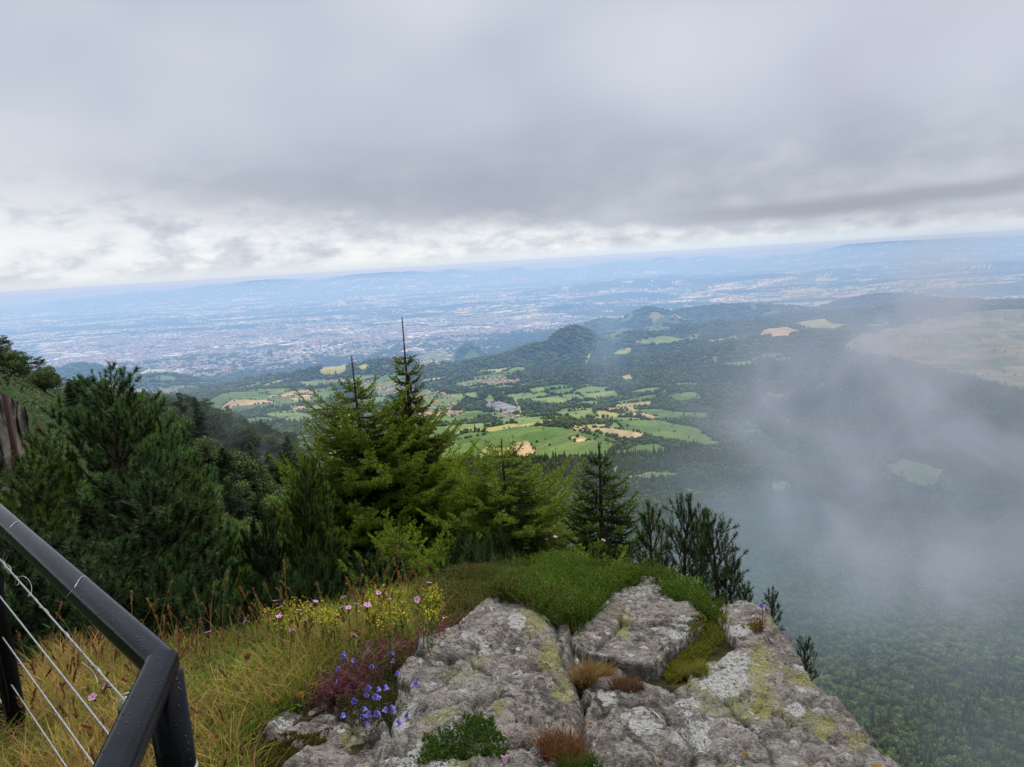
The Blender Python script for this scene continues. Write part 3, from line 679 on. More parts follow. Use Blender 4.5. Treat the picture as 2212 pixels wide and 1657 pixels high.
def make_pine(name, h, rad, seed, dens=1.0, young=False, c=((.018, .042, .014), (.060, .115, .030)), nl=.052, k=80, w=.0055, bottom=0.05, up0=0):
    """bushy mountain pine; root at its foot"""
    g = np.random.default_rng(seed); root = empty(name); wood = MB(); SP, SD, SL, ST = [], [], [], []
    bend = g.normal(0, .04, 2) * h
    tr = lambda z: np.array([bend[0] * (z / h) ** 2, bend[1] * (z / h) ** 2, z])
    zs = np.linspace(0, h, 9); wood.tube([tr(-1.2)] + [tr(z) for z in zs], np.r_[.022 * h + .012, np.linspace(.022 * h + .012, .006, 9)], 7)
    nl_ = max(3, int(h / (.16 if young or h < 1 else .20)))
    for li in range(nl_):
        z = h * (bottom + (1 - bottom) * (li + .3) / nl_)
        u = (z / h - bottom) / (1 - bottom)
        prof = (1 - u) ** .62 * (0.55 + 0.45 * min(1, (u + .25) * 2))
        m = max(3, int((4.2 if young else 6.5) * dens * (1 if u < .85 else .6)))
        for j in range(m):
            a = j * 2 * math.pi / m + g.uniform(-.5, .5) + li * 1.1
            Lb = rad * prof * g.uniform(.6, 1.25) + .10; br_ = g.uniform(.6, 1.3)
            up = R(g.uniform(0, 22) + up0 + 38 * u) if not young else R(g.uniform(10, 40) + 25 * u)
            d0 = np.array([math.cos(a) * math.cos(up), math.sin(a) * math.cos(up), math.sin(up)])
            p0 = tr(z); curve = np.array([0, 0, 1]) * Lb * g.uniform(.10, .30)
            ts = np.linspace(0, 1, 6)[:, None]; B = p0 + d0 * Lb * ts + curve * ts ** 2 + g.normal(0, .012 * Lb, (6, 3)) * ts
            wood.tube(B, np.linspace(.004 + .010 * Lb, .003, 6), 5, cap=False)
            ntw = int(max(2, Lb / (.085 if young else .060) * dens))
            for q in range(ntw):
                t = .22 + .78 * (q + g.random()) / ntw; i = t * 5; ii = min(4, int(i)); p = B[ii] + (B[ii + 1] - B[ii]) * (i - ii); tan = norm(B[ii + 1] - B[ii])
                sidev = norm(np.cross(tan, [0, 0, 1]) * g.choice([-1, 1]) + g.normal(0, .35, 3))
                dd = norm(tan * .8 + sidev * g.uniform(.4, .9) + np.array([0, 0, g.uniform(-.05, .6)]))
                Lt = (g.uniform(.07, .17) if not young else g.uniform(.10, .24)) * (1.1 - .5 * t) + .04
                wood.tube([p, p + dd * Lt], [.004, .0025], 4, cap=False)
                pe = p + dd * Lt; d2 = norm(dd + np.array([0, 0, g.uniform(.0, .35 if not young else .8)]) + g.normal(0, .2, 3))
                SP.append(pe - dd * Lt * .25); SD.append(d2); SL.append(g.uniform(.05, .09)); ST.append((.35 + .65 * t) * br_)
                if g.random() < .5: SP.append(p); SD.append(dd); SL.append(Lt); ST.append(.12 + .4 * t)
            pe = B[-1]; d2 = norm(B[-1] - B[-2] + np.array([0, 0, .35]))
            SP.append(B[-2]); SD.append(d2); SL.append(.18); ST.append(1)
    SP.append(tr(h * .96)); SD.append(np.array([0, 0, 1.])); SL.append(.12 + .05 * h * young); ST.append(1)
    SP, SD, SL, ST = np.array(SP), np.array(SD), np.array(SL), np.array(ST)[:, None]
    # crown shade put into the needle colour: outer shoots lighter than those within
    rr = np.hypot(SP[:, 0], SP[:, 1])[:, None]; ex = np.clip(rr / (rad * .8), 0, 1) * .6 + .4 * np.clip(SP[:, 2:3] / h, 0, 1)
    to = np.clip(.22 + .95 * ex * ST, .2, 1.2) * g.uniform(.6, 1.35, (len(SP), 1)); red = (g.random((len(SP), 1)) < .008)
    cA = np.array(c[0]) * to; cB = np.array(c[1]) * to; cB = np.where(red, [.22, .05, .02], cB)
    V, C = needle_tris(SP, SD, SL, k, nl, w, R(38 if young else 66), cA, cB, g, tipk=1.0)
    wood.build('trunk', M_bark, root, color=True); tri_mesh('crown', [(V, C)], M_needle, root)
    if young or h > 2.2:
        pass
    return root

def make_spruce(name, h, rad, seed, leader=.10, c=((.020, .042, .008), (.085, .130, .018)), dens=1.0, cones=0, ragged=.3, k=26, prune=0, pw=.72):
    g = np.random.default_rng(seed); root = empty(name); wood = MB(); SP, SD, SL, ST = [], [], [], []
    bx, by = g.normal(0, .012, 2) * h
    tr = lambda z: np.array([bx * math.sin(z / h * 5), by * math.sin(z / h * 4), z])
    zs = np.linspace(0, h, 14); wood.tube([tr(z) for z in zs], np.interp(zs / h, [0, 1 - leader, 1], [.020 * h + .01, .010, .0045]), 7)
    hc = h * (1 - leader); nlv = int(hc / .105)
    for li in range(nlv):
        z = hc * (li + .5) / nlv; u = z / hc
        prof = (1 - u) ** pw if pw < 1.1 else min(1.0, .12 + max(0, (1 - u) - (.11 if pw > 1.12 else -.03)) * 4.0)
        if prune and u < prune: continue
        m = int(6 * dens) if u < .9 else 5
        for j in range(m):
            a = j * 2 * math.pi / m + g.uniform(-.4, .4) + li * .9
            Lb = (rad * prof + .07) * g.uniform(1 - ragged, 1 + ragged * .6); br_ = g.uniform(.55, 1.25)
            up = R(-14 + 34 * u ** 2 + g.uniform(-9, 9)); d0 = np.array([math.cos(a) * math.cos(up), math.sin(a) * math.cos(up), math.sin(up)])
            ts = np.linspace(0, 1, 7)[:, None]
            B = tr(z) + d0 * Lb * ts + np.array([0, 0, 1]) * Lb * (-.16 * np.sin(ts * 2.4) + .24 * ts ** 3)
            wood.tube(B, np.linspace(.003 + .008 * Lb, .002, 7), 4, cap=False)
            tdist = norm(np.diff(B, axis=0)); seg = Lb / 6
            for s_ in range(2, 6):
                SP.append(B[s_]); SD.append(tdist[s_]); SL.append(seg); ST.append((.3 + .7 * s_ / 5) * br_)
            ntw = int(Lb / .030 * dens)
            for q in range(ntw):
                t = .15 + .85 * (q + g.random()) / max(1, ntw); i = t * 6; ii = min(5, int(i)); p = B[ii] + (B[ii + 1] - B[ii]) * (i - ii); tan = tdist[ii]
                s = 1 if q % 2 else -1; sidev = norm(np.cross(tan, [0, 0, 1.])) * s
                dd = norm(tan * g.uniform(.7, 1.1) + sidev * g.uniform(.6, 1.0) + np.array([0, 0, g.uniform(-.45, .15)]))
                Lt = min(.22, (.05 + .36 * Lb * (1.05 - t))) * g.uniform(.6, 1.1)
                SP.append(p); SD.append(dd); SL.append(Lt); ST.append((.25 + .75 * t) * br_)
                if Lt > .12:
                    for s2 in (-1, 1):
                        d3 = norm(dd + norm(np.cross(dd, [0, 0, 1.])) * s2 * .8); SP.append(p + dd * Lt * g.uniform(.3, .6)); SD.append(d3); SL.append(Lt * .45); ST.append((.3 + .7 * t) * br_)
    for z in np.linspace(hc, h * .985, 8): SP.append(tr(z)); SD.append(np.array([0, 0, 1.])); SL.append(h * leader / 8); ST.append(.7)
    for j in range(6):
        a = j * 1.05; SP.append(tr(hc)); SD.append(norm(np.array([math.cos(a), math.sin(a), .25]))); SL.append(.16 if h > 2 else .10); ST.append(.8)
    SP, SD, SL, ST = np.array(SP), np.array(SD), np.array(SL), np.array(ST)[:, None]
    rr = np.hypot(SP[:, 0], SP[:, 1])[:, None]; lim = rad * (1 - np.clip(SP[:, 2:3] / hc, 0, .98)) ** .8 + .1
    ex = np.clip(rr / lim, 0, 1.1); to = np.clip(.14 + 1.05 * ex ** 1.6 * (.4 + .6 * ST), .12, 1.2) * g.uniform(.75, 1.2, (len(SP), 1))  # inner shade and lit tips of the crown put into the needle colour
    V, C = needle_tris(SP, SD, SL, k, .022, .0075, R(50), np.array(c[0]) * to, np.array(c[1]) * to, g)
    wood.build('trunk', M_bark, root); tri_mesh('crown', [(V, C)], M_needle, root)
    for i in range(cones):
        z = hc * (1 - .02 - .20 * g.random()); a = g.uniform(0, 6.28); q = MB(); ts = np.linspace(0, 1, 7); r0 = .02 + .10 * (hc - z)
        p = tr(z) + np.array([math.cos(a) * r0, math.sin(a) * r0, -.01]); q.tube(np.array([p + np.array([0.01 * math.cos(a) * t, .01 * math.sin(a) * t, -.11 * t]) for t in ts]), .018 * np.sqrt(np.clip(np.sin(ts * 2.9 + .12), .05, 1)), 8)
        q.build('cone', M_cone, root)
    return root

def make_leafy(name, h, rad, seed, n=5000, leaf=.10, c=((.028, .050, .014), (.110, .160, .042)), lumps=16):
    """broadleaf crown of small leaf faces gathered in clumps"""
    g = np.random.default_rng(seed); root = empty(name)
    cen = norm(g.normal(size=(lumps, 3))); cen[:, 2] = np.abs(cen[:, 2]) * 1.1 - .15
    cen = cen * np.array([rad * .62, rad * .62, h * .36]) + np.array([0, 0, h * .55]); lr = rad * g.uniform(.28, .50, lumps)
    li = g.integers(0, lumps, n); d = norm(g.normal(size=(n, 3))); rr = lr[li] * g.uniform(.55, 1.08, n) ** .6
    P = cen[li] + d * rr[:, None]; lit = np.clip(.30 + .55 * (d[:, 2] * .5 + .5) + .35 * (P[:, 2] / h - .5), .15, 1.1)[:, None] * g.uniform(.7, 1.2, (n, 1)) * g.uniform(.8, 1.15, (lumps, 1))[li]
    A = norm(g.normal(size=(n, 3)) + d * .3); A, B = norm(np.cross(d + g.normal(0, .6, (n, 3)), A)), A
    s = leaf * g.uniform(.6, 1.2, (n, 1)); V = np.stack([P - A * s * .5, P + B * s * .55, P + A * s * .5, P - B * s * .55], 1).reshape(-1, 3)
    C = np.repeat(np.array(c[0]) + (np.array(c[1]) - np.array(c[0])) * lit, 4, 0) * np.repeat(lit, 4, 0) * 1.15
    mesh('crown', V, np.arange(n * 4).reshape(-1, 4), M_leaf, C, False, root)
    w = MB(); w.tube([(0, 0, -1.0), (0.02 * h, 0, h * .3), (0, .02 * h, h * .75)], [.05 * rad + .02, .04 * rad, .01 * rad + .004], 7)
    for i in range(lumps): w.tube([(0, 0, h * .25 + .3 * h * g.random() * .6), cen[i] * .6 + np.array([0, 0, .18 * h]), cen[i]], [.022 * rad, .014 * rad, .006 * rad], 4, cap=False)
    w.build('trunk', M_bark, root); return root
def make_mid_conifer(name, h, rad, seed, n=5200, c=((.012, .024, .012), (.050, .088, .036)), leaf=.30, flat=0.0):
    g = np.random.default_rng(seed); root = empty(name)
    nb = 90; u = g.random(nb) ** 1.0; zb = h * (.08 + .90 * u); a = g.uniform(0, 6.28, nb); Lb = rad * ((1 - u) ** .75 + .05) * g.uniform(.6, 1.2, nb)
    if flat: Lb = rad * (np.clip(1.15 - u, 0, 1) ** .45) * g.uniform(.55, 1.15, nb)
    bi = g.integers(0, nb, n); bi = np.where(g.random(n) < .55, g.choice(nb, n, p=Lb / Lb.sum()), bi); t = g.uniform(.1, 1, n) ** .7
    rr = Lb[bi] * t; w_ = .22 * Lb[bi] * (1.15 - t) + .12; off = g.normal(0, 1, (n, 3)) * w_[:, None] * np.array([1, 1, .35])
    P = np.c_[np.cos(a[bi]) * rr, np.sin(a[bi]) * rr, zb[bi] - .12 * rr + .15 * Lb[bi] * t ** 2] + off
    out = np.c_[np.cos(a[bi]), np.sin(a[bi]), np.full(n, -.25)]; d = norm(out + g.normal(0, .45, (n, 3))); s = leaf * g.uniform(.6, 1.2, (n, 1))
    side = norm(np.cross(d, g.normal(size=(n, 3)))) * s * .22
    V = np.stack([P - side, P + side, P + d * s], 1).reshape(-1, 3)
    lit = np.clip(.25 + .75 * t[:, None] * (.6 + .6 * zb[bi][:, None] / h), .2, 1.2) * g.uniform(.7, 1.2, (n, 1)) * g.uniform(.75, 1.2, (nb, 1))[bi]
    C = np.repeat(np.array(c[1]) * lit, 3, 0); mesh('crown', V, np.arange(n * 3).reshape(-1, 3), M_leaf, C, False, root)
    w = MB(); w.tube([(0, 0, -1.5), (0, 0, h * .5), (0, 0, h * .97)], [.018 * h + .03, .011 * h, .01], 7); w.build('trunk', M_bark, root); return root

def drop(o, X, Y, dh, H0, label, cat, group=None, rz=0, squash=1.0, sink=.1):
    """stand a tree of built height H0 on the slope so that its tip meets the line of sight X, Y at ground distance dh"""
    p = at_h(X, Y, dh); zg = float(H(p[0], p[1])) - sink; s = max(1.0, (p[2] - zg) / H0); zg = p[2] - s * H0
    o.location = (p[0], p[1], zg); o.scale = (s * squash, s * squash, s * (1 if squash > .7 else 1.0)); o.rotation_euler = (0, 0, rz); tag(o, label, cat, group); return s

def build_near_trees():
    tree_mats()
    G1 = ((.040, .085, .010), (.420, .530, .038))
    A = make_spruce('spruce_tree', 4.6, .86, 1, .10, G1, 1.7, cones=9, ragged=.45, pw=1.15)
    drop(A, 870, 684, 9.0, 4.6, 'tall yellow-green spruce with a long thin bare leader, middle of the view', 'tree', rz=.4, squash=.88)
    B = make_spruce('spruce_tree', 4.2, .84, 2, .075, G1, 1.7, ragged=.55, pw=1.11)
    drop(B, 763, 768, 8.7, 4.2, 'broad yellow-green spruce with a shorter leader leaning against the tallest spruce', 'tree', rz=1.4, squash=.88)
    Cc = make_spruce('spruce_tree', 3.4, .88, 3, .05, G1, 1.6, ragged=.5, pw=1.11)
    drop(Cc, 1098, 948, 8.3, 3.4, 'bushy yellow-green spruce right of the tallest spruce', 'tree')
    D = make_spruce('spruce_tree', 3.2, 1.05, 4, .05, ((.030, .070, .012), (.230, .370, .040)), 1.5, cones=3, ragged=.3)
    drop(D, 1288, 955, 7.6, 3.2, 'slim darker spruce with its trunk showing, rightmost of the spruces', 'tree')
    E = copy_tree(B); drop(E, 968, 1060, 8.9, 4.2, 'right shoulder spruce under the tallest spruce', 'tree', rz=3.0, squash=.55)
    E = copy_tree(Cc); drop(E, 692, 925, 9.2, 3.4, 'left shoulder spruce beside the broad spruce', 'tree', rz=.7, squash=.55)
    E = copy_tree(Cc); drop(E, 850, 1130, 6.4, 3.4, 'low bright spruce in front of the tallest spruce', 'tree', rz=5.0, squash=.75)
    E = copy_tree(Cc); drop(E, 1295, 1165, 6.0, 3.4, 'low spruce just behind the grassy crest below the slim spruce', 'tree', rz=1.0, squash=.8)
    # pines on the left
    PC = ((.026, .062, .016), (.250, .380, .060)); PB = ((.024, .070, .026), (.220, .400, .100))
    p1 = make_pine('pine_tree', 4.2, 1.35, 11, 1.25, False, PB)
    p2 = make_pine('pine_tree', 3.4, 1.0, 12, 1.2, False, PC)
    p3 = make_pine('pine_tree', 2.3, .80, 13, 1.2, False, ((.012, .032, .012), (.090, .160, .040)))
    spots = [  # proto, X, Y, distance, squash, label
        (p1, 4.2, 212, 850, 7.6, .98, 'big bushy blue-green pine at the left whose rounded top meets the city'),
        (p2, 3.4, 120, 985, 7.9, .7, 'pine at the left edge beside the rocky wall'), (p1, 4.2, 325, 985, 7.2, .7, 'pine just right of the big bushy pine'),
        (p2, 3.4, 262, 915, 9.0, .7, 'pine behind the right side of the big bushy pine'), (p2, 3.4, 425, 1045, 6.7, .6, 'narrow pine with an upright tip right of the bushy pines'),
        (p3, 2.3, 345, 1150, 6.2, .6, 'pine below the big bushy pine'), (p2, 3.4, 50, 1060, 6.0, .9, 'lower pine at the left edge above the handrail'),
        (p3, 2.3, 215, 1100, 5.6, 1.2, 'low pine above the middle of the handrail'), (p3, 2.3, 120, 1180, 5.0, 1.2, 'low pine just behind the handrail at the left edge'),
        (p2, 3.4, 655, 1050, 6.9, .62, 'dark slim pine standing left in front of the broad spruce'), (p3, 2.3, 545, 1165, 6.6, .55, 'small dark pine with an upright tip left of the dark slim pine'),
        (p3, 2.3, 425, 1260, 5.3, .6, 'low pine right of the handrail bend'), (p3, 2.3, 300, 1270, 4.7, .9, 'low pine behind the handrail bend'),
        (p3, 2.3, 600, 1310, 5.4, .6, 'low dark pine behind the pink flowers'), (p3, 2.3, 740, 1250, 5.6, .6, 'low dark pine under the broad spruce'),
        (p3, 2.3, 985, 1190, 5.9, .6, 'small blue-green pine between the tallest and the bushy spruce'), (p3, 2.3, 1060, 1195, 6.9, .5, 'pine in front of the bushy spruce'),
        (p3, 2.3, 880, 1250, 4.9, .7, 'low pine behind the yellow flowers'), (p3, 2.3, 1000, 1215, 5.1, .7, 'tiny pine behind the heather'),
        (p3, 2.3, 60, 1330, 4.2, 1.1, 'low pine under the handrail at the left edge'), (p3, 2.3, 190, 1350, 4.2, 1.0, 'low pine under the handrail'), (p3, 2.3, 400, 1330, 4.5, .8, 'low pine right behind the handrail corner'),
        (p3, 2.3, 530, 1345, 4.7, .6, 'low pine behind the left end of the meadow'), (p3, 2.3, 700, 1300, 4.7, .6, 'low pine behind the meadow flowers')]
    seen = set()
    for i, (pr, hh, X, Y, d, sq, lab) in enumerate(spots):
        o = pr if pr.name not in seen else copy_tree(pr); seen.add(pr.name)
        drop(o, X, Y, d, hh, lab, 'tree', rz=i * 2.1, squash=sq)
    # dwarf pines right of the rocks
    y1 = make_pine('dwarf_pine', .78, .15, 21, 1.0, False, ((.018, .046, .014), (.115, .200, .040)), nl=.040, k=64, w=.0038, bottom=.10, up0=18)
    y2 = make_pine('dwarf_pine', .70, .21, 22, 1.0, False, ((.018, .046, .018), (.110, .195, .045)), nl=.040, k=64, w=.0038, bottom=.10, up0=18)
    dw = [(y1, .78, 1404, 1116, 5.5, .9, .85, 'young dark pine with one upright candle, leftmost of those behind the right rocks'), (y2, .70, 1474, 1112, 5.2, .75, .95, 'young pine with twin upright candles behind the right rocks'),
          (y1, .78, 1512, 1122, 5.3, .8, .8, 'young pine right of the twin-candled pine'), (y2, .70, 1550, 1150, 4.9, .85, .85, 'bushy young pine, widest right of the rocks'), (y1, .78, 1580, 1222, 4.8, .8, .6, 'low young pine leaning out below the bushy young pine'),
          (y1, .78, 1430, 1205, 5.2, .9, .7, 'low young pine at the foot of the leftmost upright pine'), (y1, .78, 1606, 1262, 4.2, .9, .36, 'small young pine behind the pale rock tip'), (y1, .78, 1665, 1284, 3.9, .9, .36, 'tiny upright pine growing over the edge of the right rock'), (y1, .78, 1742, 1385, 3.4, .9, .28, 'tiny pine lowest on the edge of the right rock')]
    used = set()
    for i, (pr, hh, X, Y, d, sq, s, lab) in enumerate(dw):
        o = pr if pr.name not in used else copy_tree(pr); used.add(pr.name)
        p = at_h(X, Y + 14, d); Hs = s * hh
        o.location = (p[0], p[1], p[2] - Hs); o.scale = (s * sq, s * sq, s); o.rotation_euler = (0, 0, i * 1.7); tag(o, lab, 'tree')

def build_spur_trees():
    g = np.random.default_rng(31)
    cs = [make_mid_conifer('fir_tree', 8, 2.4, 41), make_mid_conifer('fir_tree', 8, 1.9, 42), make_mid_conifer('pine_tree', 8, 3.0, 43, flat=1, n=6500)]
    ds = [make_leafy('leafy_tree', 6, 2.8, 51, 9000, .16), make_leafy('leafy_tree', 6, 3.2, 52, 9000, .17, lumps=22)]
    allp = [(o, 8) for o in cs] + [(o, 6) for o in ds]; used = set(); cnt = 0
    GR = {0: 'dark conifers on the spur left of the spruces', 1: 'light leafy trees in the hollow below the spur'}
    pts = []
    # along the crest
    for i in range(len(RIDGE) - 1):
        a, b = RIDGE[i], RIDGE[i + 1]; n = int(np.linalg.norm((b - a)[:2]) / 2.6)
        for k in range(n):
            q = a + (b - a) * (k + g.random()) / n; pts.append((q[0] + g.normal(0, 1.8), q[1] + g.normal(0, 1.8), 0, g.uniform(.75, 1.25)))
    # on the slope facing the viewer, nearer ones leafy
    for k in range(6000):
        az = R(g.uniform(-37, 4)); r = 25 + 235 * g.random() ** 1.1; x, y = r * math.sin(az), r * math.cos(az)
        pts.append((x, y, 1, g.uniform(.6, 1.05)))
    kept = []
    for x, y, kind, s in pts:
        r = math.hypot(x, y); z = float(H(x, y)); X = None
        az = math.degrees(math.atan2(x, y))
        if kind and z < -150: continue
        dmin = (1.0 if not kind else 1.6) * (0.6 + r / 95)
        if any((x - u) ** 2 + (y - v) ** 2 < dmin * dmin for u, v in kept): continue
        dv = np.array([x, y, z + 5.0]); cx = dv @ CR / (dv @ _f) * FPX + 512; cy = 383.5 - dv @ CU / (dv @ _f) * FPX
        if cx < -30 or cx > 480 or cy > 560: continue
        if kind and r < 40 and cy < 520: continue
        low = kind and cy > 470 + .2 * (cx - 200)
        LX = np.array([-60, 0, 60, 130, 250, 330, 400, 500, 640, 700, 1400]) * K; LY = np.array([700, 745, 775, 815, 845, 862, 850, 895, 950, 1080, 1400]) * K
        con = (not kind) or g.random() < (.25 if low else .75)
        lst = cs if con else ds; i = int(g.integers(0, len(lst))); pr = lst[i]
        s *= .8 if r > 60 else .55
        tv = np.array([x, y, z - .4 + (8 if con else 6) * s * 1.02]); tx, ty = tv @ CR / (tv @ _f) * FPX + 512, 383.5 - tv @ CU / (tv @ _f) * FPX
        while ty < np.interp(tx, LX, LY) - g.uniform(0, 7) and s > .12:
            s *= .86; tv[2] = z - .4 + (8 if con else 6) * s * 1.02; tx, ty = tv @ CR / (tv @ _f) * FPX + 512, 383.5 - tv @ CU / (tv @ _f) * FPX
        if s < .22 or (tx < 190 and ty > 425 and kind): continue
        kept.append((x, y)); o = pr if pr.name not in used else copy_tree(pr); used.add(pr.name)
        o.location = (x, y, z - .4); o.scale = (s, s, s * g.uniform(.85, 1.15)); o.rotation_euler = (0, 0, g.uniform(0, 6.28))
        if con: tag(o, 'one of the dark misty conifers on the spur left of the spruces', 'tree', GR[0])
        else: tag(o, 'one of the light green leafy trees in the hollow below the spur', 'tree', GR[1])
        cnt += 1
    for q in cs + ds:
        if q.name not in used:
            for c in list(q.children): bpy.data.objects.remove(c)
            bpy.data.objects.remove(q)
    print('spur trees', cnt)

def build_brush():
    """leafy undergrowth over the near slopes"""
    g = np.random.default_rng(71); n = 330000; az = np.radians(g.uniform(-39, 39, n)); r = 6.5 * (420 / 6.5) ** g.random(n); x, y = r * np.sin(az), r * np.cos(az)
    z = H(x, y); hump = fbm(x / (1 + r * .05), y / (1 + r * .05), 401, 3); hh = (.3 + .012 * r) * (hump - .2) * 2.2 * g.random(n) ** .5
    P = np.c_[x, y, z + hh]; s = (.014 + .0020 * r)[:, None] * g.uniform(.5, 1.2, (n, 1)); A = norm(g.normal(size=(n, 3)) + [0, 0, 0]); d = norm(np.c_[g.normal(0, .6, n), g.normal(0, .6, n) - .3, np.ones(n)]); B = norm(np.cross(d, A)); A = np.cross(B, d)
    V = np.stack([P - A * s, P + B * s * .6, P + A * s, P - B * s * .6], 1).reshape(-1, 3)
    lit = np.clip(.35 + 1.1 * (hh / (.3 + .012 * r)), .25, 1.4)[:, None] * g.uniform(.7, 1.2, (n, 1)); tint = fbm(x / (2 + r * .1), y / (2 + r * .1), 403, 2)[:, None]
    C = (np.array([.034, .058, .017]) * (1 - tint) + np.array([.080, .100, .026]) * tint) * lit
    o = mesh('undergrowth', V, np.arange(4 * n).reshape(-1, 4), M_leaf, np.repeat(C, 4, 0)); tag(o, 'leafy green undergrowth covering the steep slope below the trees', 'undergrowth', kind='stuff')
# ================================================================== the rocky ledge
LP = [(-200, 1700, 2.3), (50, 1600, 2.5), (200, 1480, 3.0), (100, 1440, 3.4), (330, 1400, 3.2), (440, 1395, 3.1), (560, 1365, 3.1), (700, 1335, 3.2), (850, 1300, 3.4), (950, 1255, 3.7), (1050, 1235, 4.0),
      (1200, 1228, 4.2), (1300, 1228, 4.15), (1400, 1262, 3.9), (1480, 1300, 3.6), (1560, 1330, 3.35), (1620, 1335, 3.2), (1680, 1378, 3.0), (1750, 1470, 2.7), (1850, 1570, 2.4), (1960, 1690, 2.15), (2060, 1830, 1.9),
      (400, 1657, 2.2), (600, 1657, 2.0), (800, 1657, 1.95), (1000, 1657, 1.9), (1200, 1657, 1.9), (1400, 1657, 1.93), (1700, 1680, 2.0), (600, 1500, 2.45), (800, 1480, 2.35), (1000, 1450, 2.4), (1200, 1420, 2.55), (1400, 1410, 2.75),
      (1600, 1470, 2.6), (800, 1370, 2.9), (1100, 1330, 3.05), (1200, 1290, 3.5), (400, 2000, 1.65), (1000, 2000, 1.5), (1600, 2000, 1.6), (100, 2000, 1.8), (2000, 2100, 1.6)]
_lp = np.array([at(*p) for p in LP])
def _rbf_fit(P):
    n = len(P); D = np.hypot(P[:, None, 0] - P[None, :, 0], P[:, None, 1] - P[None, :, 1])
    A = np.zeros((n + 3, n + 3)); A[:n, :n] = D + np.eye(n) * .01; A[:n, n] = 1; A[:n, n + 1:] = P[:, :2]; A[n, :n] = 1; A[n + 1:, :n] = P[:, :2].T
    return np.linalg.solve(A, np.r_[P[:, 2], 0, 0, 0])
_w = _rbf_fit(_lp)
_crest = [tuple(_lp[i][:2]) for i in range(22)]
LEDGE = np.array([(-3.2, .3), (-3.2, 1.6)] + _crest[1:2] + [_crest[3]] + _crest[4:] + [(2.0, .3)])
def L0(x, y):
    x = np.asarray(x, float); y = np.asarray(y, float); s = _w[-3] + _w[-2] * x + _w[-1] * y
    for i, p in enumerate(_lp): s = s + _w[i] * np.hypot(x - p[0], y - p[1])
    return s
def L(x, y):
    x = np.asarray(x, float); y = np.asarray(y, float); z = L0(x, y)
    d = np.where(inpoly(x, y, LEDGE), 0, polydist(x, y, LEDGE))
    return z - 1.5 * d - np.minimum(d * 3, .35)
def lhit(X, Y, off=0.0):
    v = ray(X, Y); t = np.linspace(1.0, 7.0, 600); g = v[2] * t - L0(v[0] * t, v[1] * t) - off
    i = int(np.argmax(g < 0)) if np.any(g < 0) else len(t) - 1
    if i == 0: return v * 2
    q = t[i - 1] + (t[i] - t[i - 1]) * g[i - 1] / (g[i - 1] - g[i] + 1e-9); return v * q
def lpoly(pts): return np.array([lhit(X, Y)[:2] for X, Y in pts])
def lpoly_in(p, pts): return inpoly(p[0], p[1], lpoly(pts))

